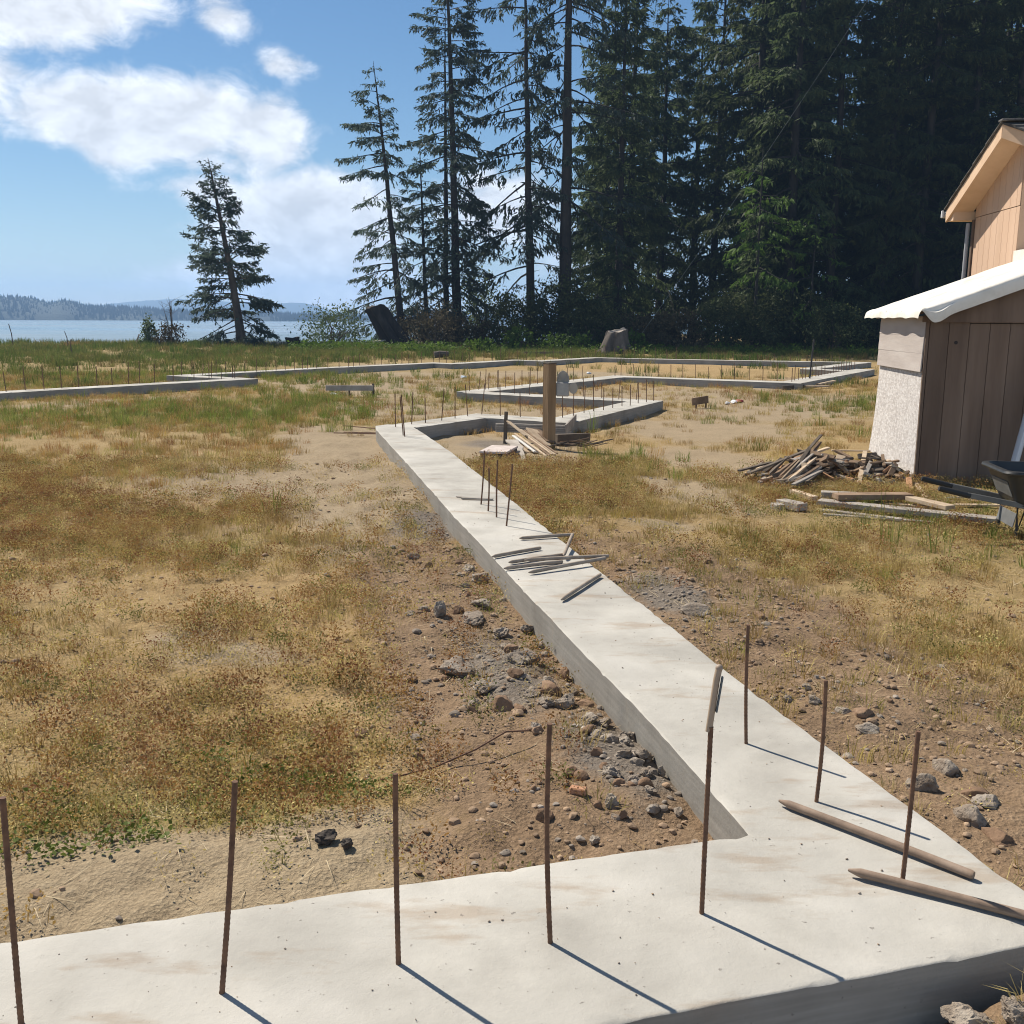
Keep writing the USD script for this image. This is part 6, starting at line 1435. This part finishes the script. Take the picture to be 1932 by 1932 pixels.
# beyond the footings: tall green grass up to the wood and the beach
M_tall = leaf_mat('tall_grass_look', [(.12, .145, .034), (.20, .19, .055), (.32, .19, .085)], scale=.22, trans=.45, rand=.4, hue=.02)
M_tall2 = leaf_mat('tall_green_look', [(.07, .115, .024), (.11, .155, .032), (.19, .20, .06)], scale=.16, trans=.45, rand=.4, hue=.02)
tall = [(clump(61, 60, .46, .40, .018, .5), M_tall2), (clump(62, 60, .42, .42, .018, .6), M_tall), (clump(63, 54, .40, .40, .016, .6, heads=40, hs=.035), M_tall), (clump(64, 60, .50, .38, .018, .45), M_tall2)]
NG['g'] = grow('tall_grass', 'tall green and reddish grass between the foundation and the wood', tall, 21000, (-46, 36, 26, 66), lambda x, y, sa, so, gr, ge, de: np.clip(de * np.where(y > 45, .75, np.where(x < -8.5 - .25 * (33 - y), .6, .08)) * np.clip(3.2 * (wn(x, y, 3, 51) - .30), .06, 1), 0, 1), lambda y: .32 + .0075 * y, 1.15)
def fern(seed, n, h):
    r = np.random.default_rng(seed)
    a = r.uniform(0, 6.28, n); t_ = r.uniform(.15, 1, n)
    P = np.stack([np.cos(a) * h * .8 * t_, np.sin(a) * h * .8 * t_, h * (t_ - .35 * t_ ** 2) * r.uniform(.6, 1.3, n)], 1)
    D = np.stack([np.cos(a), np.sin(a), -.3 + 0 * a], 1) + r.normal(0, .5, (n, 3)); ln = .16 * r.uniform(.5, 1.3, n)
    return trimesh.Trimesh(*diamonds(P, D, ln, ln * .5, r), process=False)


NG['h'] = grow('fern_growth', 'bright green ferns and weeds in a band before the dark wood', [(fern(80 + k, 46, .55), M_fern) for k in range(3)], 900, (-12, 30, 52.5, 59.5), lambda x, y, sa, so, gr, ge, de: np.clip(2.6 * (wn(x, y, 2.5, 71) - .40) + .2 * (x < 8), 0, 1), lambda y: .5 + .008 * y, 1.0)
# broad-leaved weeds, green, near the front sand
def rosette(seed, n, h, leaf):
    r = np.random.default_rng(seed)
    a = r.uniform(0, 6.28, n); P = np.stack([r.normal(0, .05, n), r.normal(0, .05, n), r.uniform(.005, h, n)], 1)
    D = np.stack([np.cos(a), np.sin(a), r.uniform(-.2, .7, n)], 1); ln = leaf * r.uniform(.6, 1.4, n)
    return trimesh.Trimesh(*diamonds(P, D, ln, ln * r.uniform(.45, .8, n), r), process=False)


M_weed = leaf_mat('weed_look', [(.08, .11, .018), (.12, .155, .030), (.17, .20, .05)], scale=3.0, trans=.35, rand=.25)
LW = []
for k, (x, y) in enumerate([(-.95, 3.75), (-.82, 3.68), (-1.05, 3.66), (-.72, 3.62), (-1.22, 3.85), (-1.9, 3.25), (-.56, 3.52), (-.45, 3.55), (-2.05, 3.35), (-1.75, 3.5), (-1.62, 3.3), (-1.35, 3.12), (-1.5, 3.05), (-1.7, 3.1), (-1.2, 3.15)]):
    LW.append(T(rosette(70 + k, 90, .05, .021), (x, y, gz(x, y))))
obj('leafy_weeds', join(LW), M_weed, label='low broad-leaved green weeds along the edge of the sand behind the foreground footing', kind='stuff')
obj('dry_tufts', join([T(clump(140 + k, 60, h, .05, .003, 1.0), (x, y, gz(x, y) - .005)) for k, (x, y, h) in enumerate(DRYT)]), M_dry, label='dry straw-coloured grass before the shaded footing face at bottom right', kind='stuff')
# tall thin plants standing out of the field
for k, (x, y, h) in enumerate([(3.05, 7.9, .55), (3.3, 7.6, .45), (4.6, 6.9, .5), (4.3, 7.1, .45), (-2.2, 9.1, .35), (-4.4, 20.5, .6), (1.3, 16.2, .45)]):
    m = T(clump(90 + k, 14, h, .10, .007, .35), (x, y, gz(x, y)))
    obj('tall_weed', m, M_green, label='tall thin green grass plant rising above the dry field', cat='plant', group='tall grass plants in the dry field')

# grit and clods on the soil, sand and gravel
peb = [rock((1, .85, .6), 40 + k, 1, .5) for k in range(4)]
M_grit_b = mat('grit_brown', [(.16, .108, .068), (.25, .172, .110), (.33, .24, .16)], scale=6, rough=.95, rand=.25)
M_grit_g = mat('grit_grey', [(.135, .108, .083), (.215, .178, .142), (.31, .27, .225)], scale=6, rough=.95, rand=.25)
x, y = scatter(110000, -5, 4.2, 2.3, 12.5, .85)
ok = in_view(x, y, .4); x, y = x[ok], y[ok]
sa, so, gr, ge, de = cover(x, y)
pr = np.clip(.9 * so * np.clip(2.2 * wn(x, y, .35, 61) - .55, .05, 1) + .05 + .8 * gr + .10 * sa * np.clip(3 * wn(x, y, .5, 67) - 1.1, 0, 1), 0, 1) * (1 - .5 * sa)
ok = (gr_.uniform(0, 1, len(x)) < pr) & off_concrete(x, y, .01)
x, y, gr = x[ok], y[ok], gr[ok]
s = .004 + .017 * gr_.uniform(0, 1, len(x)) ** 3.5 + .018 * (gr_.uniform(0, 1, len(x)) < .035)
gre = gr_.uniform(0, 1, len(x)) < .06 + gr * .7 + .25 * (wn(x, y, .5, 63) > .55)
instancer('soil_clods', [(peb[k % 4], M_grit_b if k < 4 else M_grit_g) for k in range(8)], np.stack([x, y, ground(x, y) + s * .15], 1), gr_.integers(0, 4, len(x)) + 4 * gre, gr_.uniform(0, 6.28, len(x)), s * 1.6, 'loose clods and gravel on the turned soil beside the footings')
# crumbs on the concrete
x = gr_.uniform(-2, 1.6, 1100); y = gr_.uniform(1.9, 9, 1100)
ok = contains_xy(ALLF.buffer(-.02), x, y); x, y = x[ok], y[ok]
s = .003 + .007 * gr_.uniform(0, 1, len(x)) ** 3
instancer('concrete_crumbs', [(peb[k], M_grit_g if k % 2 else M_grit_b) for k in range(4)], np.stack([x, y, 0 * x + TOP + .001], 1), gr_.integers(0, 4, len(x)), gr_.uniform(0, 6.28, len(x)), s, 'crumbs of soil and gravel lying on the concrete')
print(NG)
# ------------------------------------------------------------------ haze
hz = trimesh.creation.box((9300, 4500, 150)); hz.apply_translation((-50, 2050, 150 / 2 - 12))
M_haze = usdkit.material(stage, '/World/Looks/haze_air', {'v': ('principled_volume', {'color': (.40, .64, 1.0), 'density': 3.5e-4, 'anisotropy': .2})}, [], volume='v.volume')
obj('haze', hz, M_haze, kind='stuff', label='pale blue air over the bay and the far hills')
